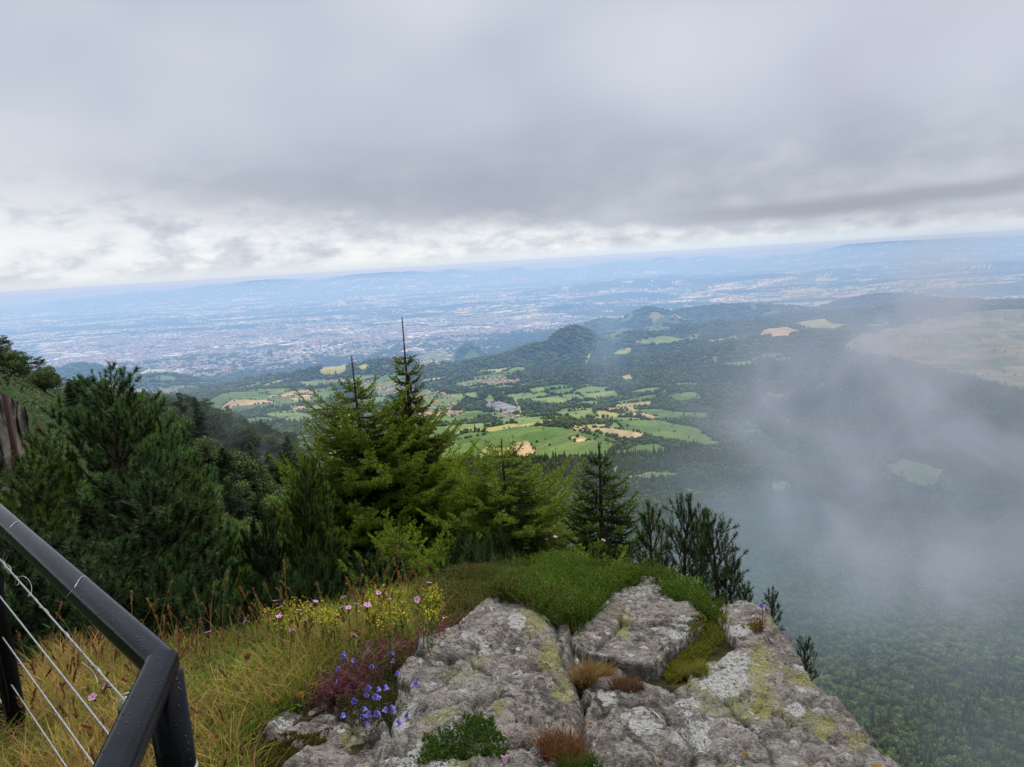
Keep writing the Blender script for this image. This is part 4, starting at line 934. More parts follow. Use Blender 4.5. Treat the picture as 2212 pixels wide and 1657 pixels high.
def rock_mat():
    """weathered grey lava crusted with lichens: buff, white, yellow-green and orange, with dark pores"""
    t = NT('lichened_rock'); p = t.pos(); w1 = t.noisec(p, 9.0, 4); q = t.vadd(p, w1, .05); w2 = t.noisec(p, 45, 4); q2 = t.vadd(q, w2, .016)
    n = t.noise(p, 2.6, 4, .6); m_ = t.noise(p, 16, 6, .68); f = t.noise(p, 62, 6, .75); g_ = t.noise(p, 210, 3, .75)
    tone = t.m('ADD', t.m('MULTIPLY', n, .25), t.m('ADD', t.m('MULTIPLY', m_, .35), t.m('MULTIPLY', f, .40)))
    base = t.ramp(tone, [(.39, (.060, .051, .043)), (.45, (.175, .153, .133)), (.51, (.315, .282, .248)), (.57, (.47, .43, .378)), (.63, (.64, .59, .525))])
    def crust(scale, size, cover, where, edge=.06, warp=q2, cut=(.40, .47)):
        v = t.n('ShaderNodeTexVoronoi', ins={'Scale': scale, 'Vector': warp}); c = t.n('ShaderNodeSeparateColor', ins={0: v.outputs['Color']}).outputs
        rad = t.m('MULTIPLY_ADD', c[1], size * .6, size * .4); m = t.rng(v.outputs['Distance'], rad, t.m('ADD', rad, edge), 1, 0); m = t.m('MULTIPLY', m, t.rng(c[0], 1 - cover, 1 - cover + .02)); m = t.m('MULTIPLY', m, t.rng(f, cut[0], cut[1]))
        return (t.m('MULTIPLY', m, where) if where is not None else m), c
    zone = t.rng(t.noise(t.vadd(p, (3, 1, 8)), 2.1, 4, .6), .42, .52)
    m1, c1 = crust(15, .62, .62, zone); base = t.mix(t.m('MULTIPLY', m1, .85), base, t.mix(c1[2], (.56, .46, .38), (.47, .45, .40)))
    m1b, c1b = crust(34, .55, .45, None); base = t.mix(t.m('MULTIPLY', m1b, .75), base, t.mix(c1b[2], (.50, .44, .37), (.60, .58, .53)))
    pn = t.noise(t.vadd(p, w1, .09), 3.0, 6, .66, .2); m2 = t.m('MULTIPLY', t.rng(pn, .59, .615), t.rng(f, .41, .47)); base = t.mix(m2, base, t.mix(t.rng(g_, .4, .6), (.55, .54, .51), (.80, .79, .77)))
    m3, c3 = crust(22, .40, .20, None, .04); base = t.mix(m3, base, (.74, .73, .69))
    o2 = t.noise(t.vadd(p, (7, 3, 1)), 2.3, 5, .62, .3); m4 = t.m('MULTIPLY', t.rng(o2, .53, .60), t.rng(t.noise(p, 70, 5, .75), .42, .54)); base = t.mix(t.m('MULTIPLY', m4, .75), base, (.40, .41, .13))
    m5 = t.m('MULTIPLY', t.rng(t.noise(t.vadd(p, (1, 9, 4)), 8.0, 5, .6), .68, .70), t.rng(f, .45, .5)); base = t.mix(m5, base, (.55, .30, .04))
    m6 = t.rng(t.noise(p, 30, 6, .78), .40, .345); base = t.mix(t.m('MULTIPLY', m6, .80), base, (.030, .026, .022))
    av = t.n('ShaderNodeSeparateColor', ins={0: t.attr('cav')}).outputs; cs = av[0]
    gw = t.m('MULTIPLY', t.rng(t.m('ADD', av[2], t.m('MULTIPLY', t.m('SUBTRACT', m_, .5), 1.6)), .45, .75), t.rng(t.noise(p, 70, 5, .75), .40, .54)); base = t.mix(t.m('MULTIPLY', gw, .8), base, (.42, .43, .12))
    ww = t.m('MULTIPLY', t.rng(t.m('ADD', av[1], t.m('MULTIPLY', t.m('SUBTRACT', m_, .5), 2.0)), .42, .50), t.rng(f, .41, .47)); base = t.mix(ww, base, t.mix(t.rng(g_, .4, .6), (.54, .53, .49), (.76, .75, .71)))
    base = t.mix(cs, base, (.030, .032, .016))
    sp = t.rng(g_, .37, .49, .38, 1.08); nd = t.n('ShaderNodeVectorMath', operation='SCALE'); t.set(nd, 0, base); t.set(nd, 3, sp)
    h = t.m('ADD', t.m('MULTIPLY', f, 1.0), t.m('ADD', t.m('MULTIPLY', g_, .30), t.m('ADD', t.m('MULTIPLY', m_, 1.2), t.m('MULTIPLY', t.m('ADD', m1, t.m('ADD', m2, m3)), .10))))
    return t.bsdf(nd.outputs[0], .93, t.bump(h, .045, 1.0), spec=.10)

def vfield(x, y, z, s, seed, oct=4, gain=.5):
    """noise on a surface in space"""
    return (fbm(x * s + z * s * .55, y * s - z * s * .7, seed, oct, gain) + fbm(z * s * 1.1 + 4, x * s * .8 - y * s * .6, seed + 3, oct, gain)) / 2
CRACKS = [  # joints in the stone, sketch points
    [(1230, 1350), (1235, 1420), (1245, 1490), (1262, 1540), (1258, 1610), (1245, 1680)], [(1560, 1510), (1600, 1560), (1640, 1610), (1690, 1680)], [(1280, 1420), (1330, 1390), (1345, 1350)],
    [(860, 1440), (935, 1475), (1000, 1460), (1100, 1500), (1180, 1530)], [(1180, 1330), (1205, 1400), (1222, 1480)], [(640, 1560), (700, 1530), (760, 1560), (810, 1620)], [(1430, 1560), (1480, 1600), (1500, 1660)]]
CRUST_W = [(1400, 1590, 48, 24), (1560, 1478, 60, 40), (1590, 1440, 45, 25), (1560, 1395, 28, 30), (1600, 1375, 34, 24), (1500, 1600, 40, 40), (1310, 1530, 22, 16), (1000, 1620, 26, 26), (870, 1590, 20, 22), (1120, 1395, 22, 18), (1385, 1268, 30, 12), (1270, 1465, 20, 10), (1480, 1530, 30, 14), (1720, 1560, 26, 20), (610, 1565, 30, 14)]
CRUST_G = [(1155, 1380, 40, 50), (1190, 1450, 34, 50), (1215, 1520, 30, 40), (1640, 1450, 36, 60), (1650, 1530, 30, 50), (1780, 1590, 30, 30), (1345, 1370, 26, 40), (1740, 1480, 40, 30), (760, 1590, 30, 40), (1850, 1620, 30, 24), (1080, 1560, 20, 30)]
def make_rock(pts, bulge, soft, seed, label, steep=.35, res=.0068, tilt=None, rough=1.0):
    P = lpoly(pts); lo, hi = P.min(0) - .02, P.max(0) + .02
    nx, ny = int((hi[0] - lo[0]) / res), int((hi[1] - lo[1]) / res); X, Y = np.meshgrid(np.linspace(lo[0], hi[0], nx), np.linspace(lo[1], hi[1], ny))
    x, y = X.ravel(), Y.ravel()
    wx = x + .07 * (fbm(x * 7, y * 7, seed + 1, 4) - .5); wy = y + .07 * (fbm(x * 7 + 9, y * 7, seed + 2, 4) - .5)
    ins = inpoly(wx, wy, P); d = polydist(wx, wy, P); sd = np.where(ins, d, -d)
    e = np.clip(sd / soft, 0, 1); prof = np.sqrt(np.clip(1 - (1 - e) ** 2.2, 0, 1))
    z = L0(x, y) - .06 + (bulge + .06) * prof
    z = np.where(sd < 0, z + sd * 4.0, z)
    z0 = z.copy()
    # planes and broken facets: the block is cut by a handful of tilted planes
    gg = np.random.default_rng(seed + 3); cx_, cy_ = (lo + hi) / 2; ex_ = (hi - lo)
    for _ in range(11):
        px_, py_ = cx_ + ex_[0] * gg.uniform(-.45, .45), cy_ + ex_[1] * gg.uniform(-.45, .45); gx, gy = gg.normal(0, .16, 2); zc_ = float(L0(px_, py_)) + bulge * gg.uniform(.75, 1.15)
        pl_ = zc_ + (_w[-2] * .5 + gx) * (x - px_) + (_w[-1] * .5 + gy) * (y - py_) + .012 * (fbm(x * 9, y * 9, seed + _, 3) - .5)
        lim = L0(x, y) + bulge * .25; z = np.where(z > pl_, np.maximum(pl_, np.minimum(lim, z)) * .85 + z * .15, z)
    f1, f2, cid = worley(x * 4.2 + fbm(x * 5, y * 5, seed, 2), y * 4.2 + z * 2, seed + 7); ang = cid * 6.283
    z += rough * ((np.cos(ang) * (x * 4.2 % 1 - .5) * 0 + ((cid - .5) * .03 + .10 * (np.cos(ang) * (wx - x) + np.sin(ang) * (wy - y)))) * sstep(0, .10, f2 - f1) - .010 * (1 - sstep(0, .10, f2 - f1)))
    z += rough * .045 * (vfield(x, y, z0, 3.0, seed + 11, 3) - .5) + rough * .030 * (vfield(x, y, z0, 12, seed + 13, 4, .6) - .5) + rough * .026 * (vfield(x, y, z0, 42, seed + 17, 4, .65) - .5)
    rd = 1 - np.abs(2 * vfield(x, y, z0, 8, seed + 21, 3) - 1); z -= rough * .010 * sstep(.84, .99, rd)
    cav = .6 * sstep(.95, .997, rd)
    pit = vfield(x, y, z0, 26, seed + 25, 3); z -= .010 * sstep(.60, .72, pit)
    for cr in CRACKS:
        Q = lpoly(cr); dd = np.full(x.shape, 9.0); jx = x + .03 * (fbm(x * 18, y * 18, 77, 3) - .5); jy = y + .03 * (fbm(x * 18, y * 18, 78, 3) - .5)
        for a, b in zip(Q[:-1], Q[1:]):
            ab = b - a; t = np.clip(((jx - a[0]) * ab[0] + (jy - a[1]) * ab[1]) / (ab @ ab), 0, 1); dd = np.minimum(dd, np.hypot(jx - a[0] - t * ab[0], jy - a[1] - t * ab[1]))
        z -= (.035 if cr[0][0] < 1300 and cr[0][0] > 1200 else .012) * np.exp(-(dd / .008) ** 2) + .009 * np.exp(-(dd / .04) ** 2); cav = np.maximum(cav, .8 * np.exp(-(dd / .007) ** 2))
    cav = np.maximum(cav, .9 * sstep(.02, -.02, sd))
    i = np.arange(ny - 1)[:, None] * nx; j = np.arange(nx - 1)[None, :]; F = np.stack([i + j, i + j + 1, i + nx + j + 1, i + nx + j], -1).reshape(-1, 4)
    F = F[(sd[F] > -.10).any(1)]; used, inv = np.unique(F, return_inverse=True); F = inv.reshape(-1, 4)
    V = np.c_[x, y, z][used]; o = mesh('boulder', V, F, M_rock, None, True)
    a = o.data.color_attributes.new('cav', 'FLOAT_COLOR', 'POINT'); c = np.ones((len(V), 4), np.float32); c[:, 0] = cav[used]; c[:, 1] = 0; c[:, 2] = 0
    for ch, lst in ((1, CRUST_W), (2, CRUST_G)):
        for CX, CY, sx, sy in lst:
            q = lhit(CX, CY)[:2]; ex = lhit(CX + sx, CY)[:2] - q; ey = lhit(CX, CY + sy)[:2] - q; Mi = np.linalg.inv(np.c_[ex, ey]); uv = .95 * (V[:, :2] - q) @ Mi.T
            c[:, ch] = np.maximum(c[:, ch], np.clip(1.3 - np.hypot(uv[:, 0], uv[:, 1]), 0, 1))
    a.data.foreach_set('color', c.ravel())
    tag(o, label, 'rock', 'boulders of the lookout ledge'); ROCKS.append((lo, hi, X, Y, np.where(sd > 0, z, -99).reshape(X.shape), P)); return o
ROCKS = []
def top(x, y):
    """surface height of the ledge, boulders included"""
    x = np.atleast_1d(np.asarray(x, float)); y = np.atleast_1d(np.asarray(y, float)); z = L(x, y); on = np.zeros(x.shape, bool)
    for lo, hi, X, Y, Z, P in ROCKS:
        m = (x > lo[0]) & (x < hi[0]) & (y > lo[1]) & (y < hi[1])
        if not m.any(): continue
        j = np.clip(((x[m] - lo[0]) / (hi[0] - lo[0]) * (X.shape[1] - 1)).astype(int), 0, X.shape[1] - 1); i = np.clip(((y[m] - lo[1]) / (hi[1] - lo[1]) * (X.shape[0] - 1)).astype(int), 0, X.shape[0] - 1)
        zz = Z[i, j]; k = zz > z[m]; idx = np.where(m)[0][k]; z[idx] = zz[k]; on[idx] = True
    return z, on

def build_ledge():
    global M_rock
    M_rock = rock_mat()
    nx, ny = 300, 260; X, Y = np.meshgrid(np.linspace(-3.4, 3.0, nx), np.linspace(.35, 5.6, ny)); x, y = X.ravel(), Y.ravel()
    z = L(x, y) + .05 * (fbm(x * 4, y * 4, 301, 4) - .5) - .01
    t = NT('ledge_soil'); p = t.pos(); n = t.noise(p, 9, 6, .65); c = t.ramp(n, [(.3, (.010, .009, .005)), (.5, (.026, .024, .009)), (.7, (.060, .050, .018))]); m = t.bsdf(c, .95, t.bump(t.noise(p, 60, 4), .02), spec=.05)
    i = np.arange(ny - 1)[:, None] * nx; j = np.arange(nx - 1)[None, :]
    o = mesh('ledge_soil', np.c_[x, y, z], np.stack([i + j, i + j + 1, i + nx + j + 1, i + nx + j], -1).reshape(-1, 4), m, None, True); tag(o, kind='structure')
    make_rock([(555, 1585), (600, 1552), (680, 1515), (740, 1492), (800, 1520), (845, 1560), (850, 1620), (820, 1690), (760, 1720), (650, 1640), (600, 1610)], .055, .06, 401, 'low grey boulder at the lower left with moss on its near side')
    make_rock([(590, 1665), (640, 1640), (720, 1640), (790, 1690), (800, 1800), (620, 1800)], .05, .10, 405, 'small pale boulder cut off by the lower edge, left of the mossy gap')
    make_rock([(835, 1560), (850, 1500), (900, 1440), (985, 1390), (1010, 1352), (1050, 1325), (1145, 1312), (1225, 1345), (1262, 1420), (1285, 1500), (1300, 1560), (1285, 1610), (1280, 1700), (1200, 1800), (840, 1800), (810, 1700)], .15, .15, 411, 'large rounded grey boulder in the middle with a yellow-green streak of lichen', rough=1.0)
    make_rock([(1215, 1395), (1255, 1340), (1305, 1300), (1322, 1272), (1345, 1258), (1460, 1256), (1490, 1285), (1520, 1335), (1520, 1380), (1450, 1435), (1400, 1470), (1340, 1460), (1270, 1450)], .17, .09, 421, 'upper boulder behind the middle one, pale top under the green cushions')
    make_rock([(1232, 1560), (1240, 1500), (1275, 1440), (1380, 1478), (1450, 1500), (1520, 1450), (1575, 1400), (1535, 1345), (1548, 1318), (1600, 1308), (1650, 1322), (1700, 1378), (1735, 1430), (1765, 1490), (1855, 1580), (1950, 1680), (2040, 1800), (1980, 1950), (1270, 1900), (1235, 1700), (1236, 1610)], .10, .09, 431, 'largest pale slab at the right, crusted with white lichen and falling away to the valley')

# ------------------------------------------------------------------ blades, cushions
def blades(x, y, n_h, w, lean, c0, c1, g, name=None, seg=3, z=None, up=None, curl=.6, wind=(0, 0)):
    n = len(x); z = top(x, y)[0] if z is None else z
    h = n_h if np.ndim(n_h) else np.full(n, n_h); a = g.uniform(0, 6.283, n); ln = lean * g.uniform(.2, 1.3, n)
    dx, dy = np.cos(a) * ln + wind[0], np.sin(a) * ln + wind[1]; b = g.uniform(0, 6.283, n); sx, sy = np.cos(b) * w / 2, np.sin(b) * w / 2
    V = []; C = []
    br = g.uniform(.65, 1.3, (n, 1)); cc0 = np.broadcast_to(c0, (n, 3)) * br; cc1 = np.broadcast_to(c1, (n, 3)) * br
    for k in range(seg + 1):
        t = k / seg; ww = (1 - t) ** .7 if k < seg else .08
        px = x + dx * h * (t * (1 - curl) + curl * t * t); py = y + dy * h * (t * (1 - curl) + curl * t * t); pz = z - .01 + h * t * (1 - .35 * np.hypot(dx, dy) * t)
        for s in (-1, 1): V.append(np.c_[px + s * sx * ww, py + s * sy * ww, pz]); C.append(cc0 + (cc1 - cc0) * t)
    V = np.stack(V, 1); C = np.stack(C, 1); m = 2 * (seg + 1); F = []
    for k in range(seg): F.append([2 * k, 2 * k + 1, 2 * k + 3, 2 * k + 2])
    F = (np.array(F)[None] + (np.arange(n) * m)[:, None, None]).reshape(-1, 4)
    return V.reshape(-1, 3), F, C.reshape(-1, 3)
def scatter(pts, dens, g, avoid_rock=False, rim=0.0):
    P = lpoly(pts); lo, hi = P.min(0) - rim, P.max(0) + rim; n = int((hi[0] - lo[0]) * (hi[1] - lo[1]) * dens); x = g.uniform(lo[0], hi[0], n); y = g.uniform(lo[1], hi[1], n)
    jx = x + .12 * (fbm(x * 6, y * 6, 501, 3) - .5); jy = y + .12 * (fbm(x * 6, y * 6, 503, 3) - .5)
    q = inpoly(jx, jy, P)
    if avoid_rock: q &= ~top(x, y)[1]
    return x[q], y[q]
def sprigs(x, y, h, c0, c1, g, k=14, nl=.012, w=.0035, lean=.35, z=None, ang=45):
    n = len(x); z = top(x, y)[0] if z is None else z; D = norm(np.c_[g.normal(0, lean, n), g.normal(0, lean, n), np.ones(n)]); Pp = np.c_[x, y, z - .005]
    return needle_tris(Pp, D, h, k, nl, w, R(ang), c0, c1, g)
def build_plants():
    global M_grass, M_petal
    M_grass = foliage_mat('grass_blades', .6, .35, .3, .12); M_petal = foliage_mat('petals', .6, .30, .1, .1)
    g = np.random.default_rng(61)
    # ---- meadow of mixed tall grass
    A = [(-100, 1480), (60, 1430), (330, 1392), (440, 1385), (560, 1355), (700, 1328), (850, 1295), (900, 1290), (960, 1330), (940, 1390), (870, 1440), (760, 1490), (690, 1500), (590, 1540), (540, 1590), (560, 1640), (500, 1760), (100, 1800), (-200, 1800)]
    x, y = scatter(A, 17000, g, True); tone = fbm(x * 3, y * 3, 511, 3)[:, None]; left = sstep(-.55, -1.2, x / np.maximum(y, .1) * 2.2)[:, None]
    gr0, gr1 = np.array([.045, .070, .010]), np.array([.270, .330, .034]); tw0, tw1 = np.array([.13, .08, .02]), np.array([.56, .37, .12]); k = np.clip(-.08 + 1.2 * (tone - .42) * 2 + .62 * left, .05, .80); k = np.where(g.random((len(x), 1)) < k, 1, 0)
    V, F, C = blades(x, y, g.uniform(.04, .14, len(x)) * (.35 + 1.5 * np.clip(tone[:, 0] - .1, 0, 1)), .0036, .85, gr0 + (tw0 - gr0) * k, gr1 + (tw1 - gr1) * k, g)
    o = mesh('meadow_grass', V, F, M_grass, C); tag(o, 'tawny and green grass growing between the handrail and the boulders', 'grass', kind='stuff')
    # tall flowering stalks
    x, y = scatter(A, 150, g, True); n = len(x); hh = g.uniform(.14, .30, n); x2 = x; V, F, C = blades(x, y, hh, .0032, .38, (.22, .16, .05), (.45, .30, .12), g, seg=5)
    z = top(x, y)[0]; mb = MB(); mb.add(V, F, (1, 1, 1)); mb.C = [C]
    Vt = V.reshape(n, 12, 3)[:, -2:].mean(1); Vp = V.reshape(n, 12, 3)[:, -4:-2].mean(1)
    Vn, Cn = needle_tris(Vp, norm(Vt - Vp), np.linalg.norm(Vt - Vp, axis=1) * .9, 34, .012, .0045, R(26), (.26, .13, .05), (.42, .23, .10), g)
    mb.add(Vn, np.arange(len(Vn)).reshape(-1, 3)); mb.C[-1] = Cn
    o = mb.build('seeding_grass', M_grass); tag(o, 'tall bent grass stalks with reddish seed heads in the meadow', 'grass', kind='stuff')
    # dead thatch
    x, y = scatter(A, 4200, g, True); V, F, C = blades(x, y, g.uniform(.04, .11, len(x)), .0032, 1.9, (.10, .055, .02), (.30, .18, .08), g, seg=3)
    o = mesh('dry_thatch', V, F, M_grass, C); tag(o, 'matted dead brown grass lying under the living meadow', 'grass', kind='stuff')
    # leafy herbs low in the meadow
    B = [(400, 1450), (560, 1400), (760, 1340), (900, 1300), (960, 1340), (930, 1400), (760, 1490), (600, 1540), (540, 1620), (430, 1640)]
    x, y = scatter(B, 6500, g, True); V, F, C = blades(x, y, g.uniform(.02, .07, len(x)), .011, .9, (.06, .12, .016), (.19, .34, .035), g, seg=2)
    o = mesh('meadow_herbs', V, F, M_grass, C); tag(o, 'low leafy green herbs between the meadow grass and the boulders', 'herbs', kind='stuff')
    # ---- heather and juniper-like cushions on the crest
    Cz = [(900, 1285), (1000, 1240), (1120, 1222), (1290, 1218), (1400, 1250), (1470, 1290), (1530, 1325), (1545, 1350), (1500, 1360), (1455, 1310), (1400, 1285), (1350, 1305), (1300, 1345), (1240, 1400), (1195, 1385), (1130, 1355), (1050, 1345), (960, 1370), (900, 1340)]
    x, y = scatter(Cz, 13000, g, False, .05); lumpy = fbm(x * 5, y * 5, 521, 3); z, on = top(x, y); q = (~on) | (lumpy > .36); x, y, z, lumpy = x[q], y[q], z[q], lumpy[q]
    h = .045 + .13 * np.clip(lumpy - .25, 0, 1) ; vx = x / np.maximum(y, .5); olive = np.clip(sstep(.10, -.12, vx) * .9 + (fbm(x * 2.2, y * 2.2, 525, 2) - .5) * .8, 0, 1)[:, None]; olive = np.where(g.random((len(x), 1)) < olive, 1, 0)
    c0 = np.array([.016, .040, .006]) * (1 - olive) + np.array([.040, .034, .012]) * olive; c1 = np.array([.215, .350, .030]) * (1 - olive) + np.array([.290, .250, .070]) * olive
    hk = (lumpy - .3)[:, None] * 1.2 + .75
    V, C = sprigs(x, y, h, c0 * hk, c1 * hk, g, 24, .012, .0034, .45, z)
    o = tri_mesh('heather', [(V, C)], M_grass, None); tag(o, 'thick dark green heather cushions along the crest behind the boulders', 'heather', kind='stuff')
    x, y = scatter(Cz, 900, g); V, F, C = blades(x, y, g.uniform(.06, .17, len(x)), .0028, .5, (.10, .11, .03), (.24, .22, .08), g, seg=3)
    o = mesh('crest_grass', V, F, M_grass, C); tag(o, 'thin pale grass sticking out of the heather on the crest', 'grass', kind='stuff')
    # ---- moss in joints and hollows
    mosses = [([(1452, 1440), (1480, 1395), (1520, 1345), (1560, 1345), (1578, 1385), (1555, 1425), (1500, 1455), (1440, 1470)], 1, 'yellow-green mossy grass tuft in the joint between the upper boulder and the right slab', .045),
              ([(905, 1690), (930, 1625), (985, 1598), (1045, 1590), (1085, 1610), (1100, 1690)], 0, 'dark green cushion growing on the near side of the middle boulder', .05),
              ([(520, 1640), (560, 1595), (640, 1590), (720, 1580), (700, 1605), (640, 1630), (600, 1660), (560, 1700), (500, 1720)], 2, 'olive moss between the two lower left boulders', .018),
              ([(1640, 1345), (1655, 1375), (1620, 1385), (1600, 1360)], 1, 'small mossy patch on the tip of the right slab', .02),
              ([(1505, 1290), (1545, 1305), (1552, 1345), (1520, 1360), (1490, 1330)], 0, 'green sprigs in front of the young pines beside the upper boulder', .07)]
    for P, kd, lab, hh in mosses:
        x, y = scatter(P, 36000, g); cc = [((.018, .044, .006), (.110, .200, .020)), ((.060, .062, .008), (.260, .270, .030)), ((.045, .040, .006), (.125, .110, .018))][kd]
        cen = lpoly(P); dd = np.clip(polydist(x, y, cen) / .05, .25, 1); V, C = sprigs(x, y, hh * g.uniform(.4, 1.1, len(x)) * dd, cc[0], cc[1], g, 9, .009, .0028, .5)
        o = tri_mesh('moss_cushion', [(V, C)], M_grass, None); tag(o, lab, 'moss')
    tufts = [(1215, 1610, .055, .075, (.12, .045, .014), (.28, .13, .05), 'rusty red grass tuft between the middle boulder and the right slab'), (1290, 1445, .045, .055, (.12, .07, .015), (.32, .20, .05), 'brown-orange grass tuft in front of the upper boulder'),
             (1262, 1465, .03, .09, (.15, .09, .03), (.38, .25, .09), 'small tawny tuft left of the brown-orange one'), (1355, 1478, .045, .05, (.06, .03, .015), (.20, .11, .05), 'low reddish brown plant in the hollow before the upper boulder'),
             (1500, 1430, .04, .06, (.12, .12, .02), (.28, .27, .05), 'pale grass tuft on the moss beside the right slab'), (1255, 1650, .05, .05, (.03, .06, .01), (.09, .14, .02), 'small green tuft below the rusty red one')]
    for X, Y, rad, h, c0, c1, lab in tufts:
        p = lhit(X, Y, .05); m = 900; r = rad * np.sqrt(g.random(m)); a = g.uniform(0, 6.28, m); x, y = p[0] + r * np.cos(a), p[1] + r * np.sin(a)
        V, F, C = blades(x, y, h * g.uniform(.4, 1, m), .0022, .7, c0, c1, g, seg=3); o = mesh('grass_tuft', V, F, M_grass, C); tag(o, lab, 'grass tuft')
    build_flowers(g)
def zc(X, Y): return ((600 + X / 2.66) * .8848, (1250 + Y / 2.66) * .8848)
def surf_at(X, Y, back=0.0):
    """foot of a stem whose head is seen at X, Y: slightly before the head, on the ground"""
    p = lhit(X, Y); return p
def head_and_foot(X, Y, h, g):
    """the head stands h above the ground under it"""
    v = ray(X, Y); t = np.linspace(1.2, 5.2, 500); x, y = v[0] * t, v[1] * t; z = top(x, y)[0] + h; gz = v[2] * t - z; i = int(np.argmax(gz < 0))
    if gz[i] >= 0: i = int(np.argmin(gz))
    hd = v * t[i]; ft = np.array([hd[0] + g.normal(0, .02), hd[1] + g.normal(0, .02), 0]); ft[2] = float(top(ft[0], ft[1])[0][0]) - .01; return hd, ft
def stem_mesh(parent, ft, hd, g, c=(.10, .16, .04), r=.0012):
    mb = MB(); mid = (ft + hd) / 2 + np.array([g.normal(0, .012), g.normal(0, .012), 0]); mb.tube(spline([ft, mid, hd], 6), r, 4, c)
    for k in range(3):
        p = ft + (hd - ft) * g.uniform(.15, .7); d = norm(np.array([g.normal(), g.normal(), .9])); e = p + d * g.uniform(.015, .035); s = norm(np.cross(d, [0, 0, 1.])) * .0018; mb.add([p - s, p + s, e], [[0, 1, 2]], c)
    mb.build('stem', M_grass, parent)
def build_flowers(g):
    fl = bpy.data.objects
    def petal_fan(npet, r, cup, w, c0, c1, fringe):
        mb = MB()
        for k in range(npet):
            a = k * 2 * math.pi / npet; ca, sa = math.cos(a), math.sin(a); rows = []
            for t, ww, zz in ((0, .10, 0), (.45, .32, cup * .5), (.8, .52, cup * .8), (1.0, .48, cup)):
                rows.append([(t * r, -ww * r * w, zz * r), (t * r, 0, zz * r - .04 * r), (t * r, ww * r * w, zz * r)])
            if fringe: rows.append([(1.22 * r, -.36 * r * w, cup * r), (1.1 * r, 0, cup * r), (1.25 * r, .3 * r * w, cup * r * .9)])
            V = np.array(rows).reshape(-1, 3); V = np.c_[V[:, 0] * ca - V[:, 1] * sa, V[:, 0] * sa + V[:, 1] * ca, V[:, 2]]; n = len(rows); F = [[3 * i + j, 3 * i + j + 1, 3 * i + j + 4, 3 * i + j + 3] for i in range(n - 1) for j in range(2)]
            tt = np.repeat(np.linspace(0, 1, n), 3)[:, None]; mb.add(V, F, np.array(c0) + (np.array(c1) - np.array(c0)) * tt)
        return mb
    pk = petal_fan(5, .0125, .25, .9, (.55, .22, .42), (.66, .40, .66), True); ca = MB(); ca.tube([(0, 0, -.022), (0, 0, -.010), (0, 0, .001)], [.0018, .0030, .0026], 6, (.16, .10, .06))
    pko = pk.build('petals', M_petal, None, True, link=False); cao = ca.build('calyx', M_grass, None, link=False)
    heads = [(190, 578), (225, 618), (345, 638), (183, 683), (218, 680), (385, 705), (300, 770), (425, 600), (453, 582), (638, 555), (625, 620), (668, 622), (718, 598), (790, 605), (865, 525), (933, 567), (703, 800), (1190, 460), (1110, 570), (1955, 178), (2010, 162)]
    P = [zc(*h) for h in heads] + [(1303, 1167), (450, 1366), (530, 1341), (200, 1506), (228, 1482)]
    for i, (X, Y) in enumerate(P):
        hh = g.uniform(.12, .20) if i < 19 else (.20 if i < 22 else .12)
        hd, ft = head_and_foot(X, Y, hh, g); o = empty('pink_flower', tuple(ft)); side = i in (19, 20, 21)
        tag(o, *(('pink flower on a thin stem above the heather crest before the spruces', 'flower', 'pink flowers on the crest') if side else ('pink fringed flower on a thin stem in the meadow left of the boulders', 'flower', 'pink flowers in the meadow')))
        rel = hd - ft; stem_mesh(o, np.zeros(3), rel, g, (.13, .15, .06))
        a = pko.copy(); COL.objects.link(a); a.parent = o; a.location = rel; a.rotation_euler = (g.uniform(-.2, 1.0), g.uniform(-.4, .4), g.uniform(0, 6)); s = g.uniform(.62, .85); a.scale = (s, s, s)
        b = cao.copy(); COL.objects.link(b); b.parent = o; b.location = rel; b.rotation_euler = a.rotation_euler
    # harebells
    mb = MB(); n = 10; ring = []
    prof = [(.0015, 0), (.0050, -.003), (.0068, -.009), (.0072, -.014), (.0105, -.019)]
    for k, (r, z) in enumerate(prof):
        for j in range(n):
            a = j * 2 * math.pi / n; rr = r * (1.0 if k < 4 else (1.12 if j % 2 == 0 else .82)); ring.append((rr * math.cos(a), rr * math.sin(a), z + (.004 if (k == 4 and j % 2) else 0)))
    F = [[k * n + j, k * n + (j + 1) % n, (k + 1) * n + (j + 1) % n, (k + 1) * n + j] for k in range(4) for j in range(n)]
    tt = np.repeat(np.linspace(0, 1, 5), n)[:, None]; mb.add(ring, F, np.array([.17, .13, .55]) + (np.array([.30, .26, .80]) - np.array([.17, .13, .55])) * tt); bell = mb.build('petals', M_petal, None, True, link=False)
    bells = [(635, 915), (640, 960), (625, 935), (823, 857), (800, 893), (775, 918), (830, 918), (710, 958), (940, 915), (962, 963), (601, 1014), (983, 1045), (596, 1098), (792, 1140), (787, 1188), (858, 1145), (905, 1132), (840, 1195), (855, 1200), (1110, 1105), (700, 1222), (767, 1275), (805, 1303), (847, 1305), (752, 1330), (915, 1277), (940, 1268), (955, 1290), (633, 1312), (787, 1372), (986, 1365), (1050, 1320), (818, 1005)]
    for X, Y in bells:
        X, Y = zc(X, Y); hd, ft = head_and_foot(X, Y, g.uniform(.04, .09), g); cl = lhit(*zc(820, 1230)); ft = ft * .6 + cl * .4; ft[2] = float(top(ft[0], ft[1])[0][0]) - .005
        o = empty('harebell', tuple(ft)); tag(o, 'violet-blue harebell nodding over the gap between the left and the middle boulder', 'flower', 'harebells on the boulders')
        rel = hd - ft; q = rel + np.array([0, 0, .006]); mbs = MB(); mbs.tube(spline([np.zeros(3), rel * .5 + np.array([0, 0, .03]), q + np.array([.004, 0, .006]), q], 8), .0008, 4, (.10, .14, .05)); mbs.build('stem', M_grass, o)
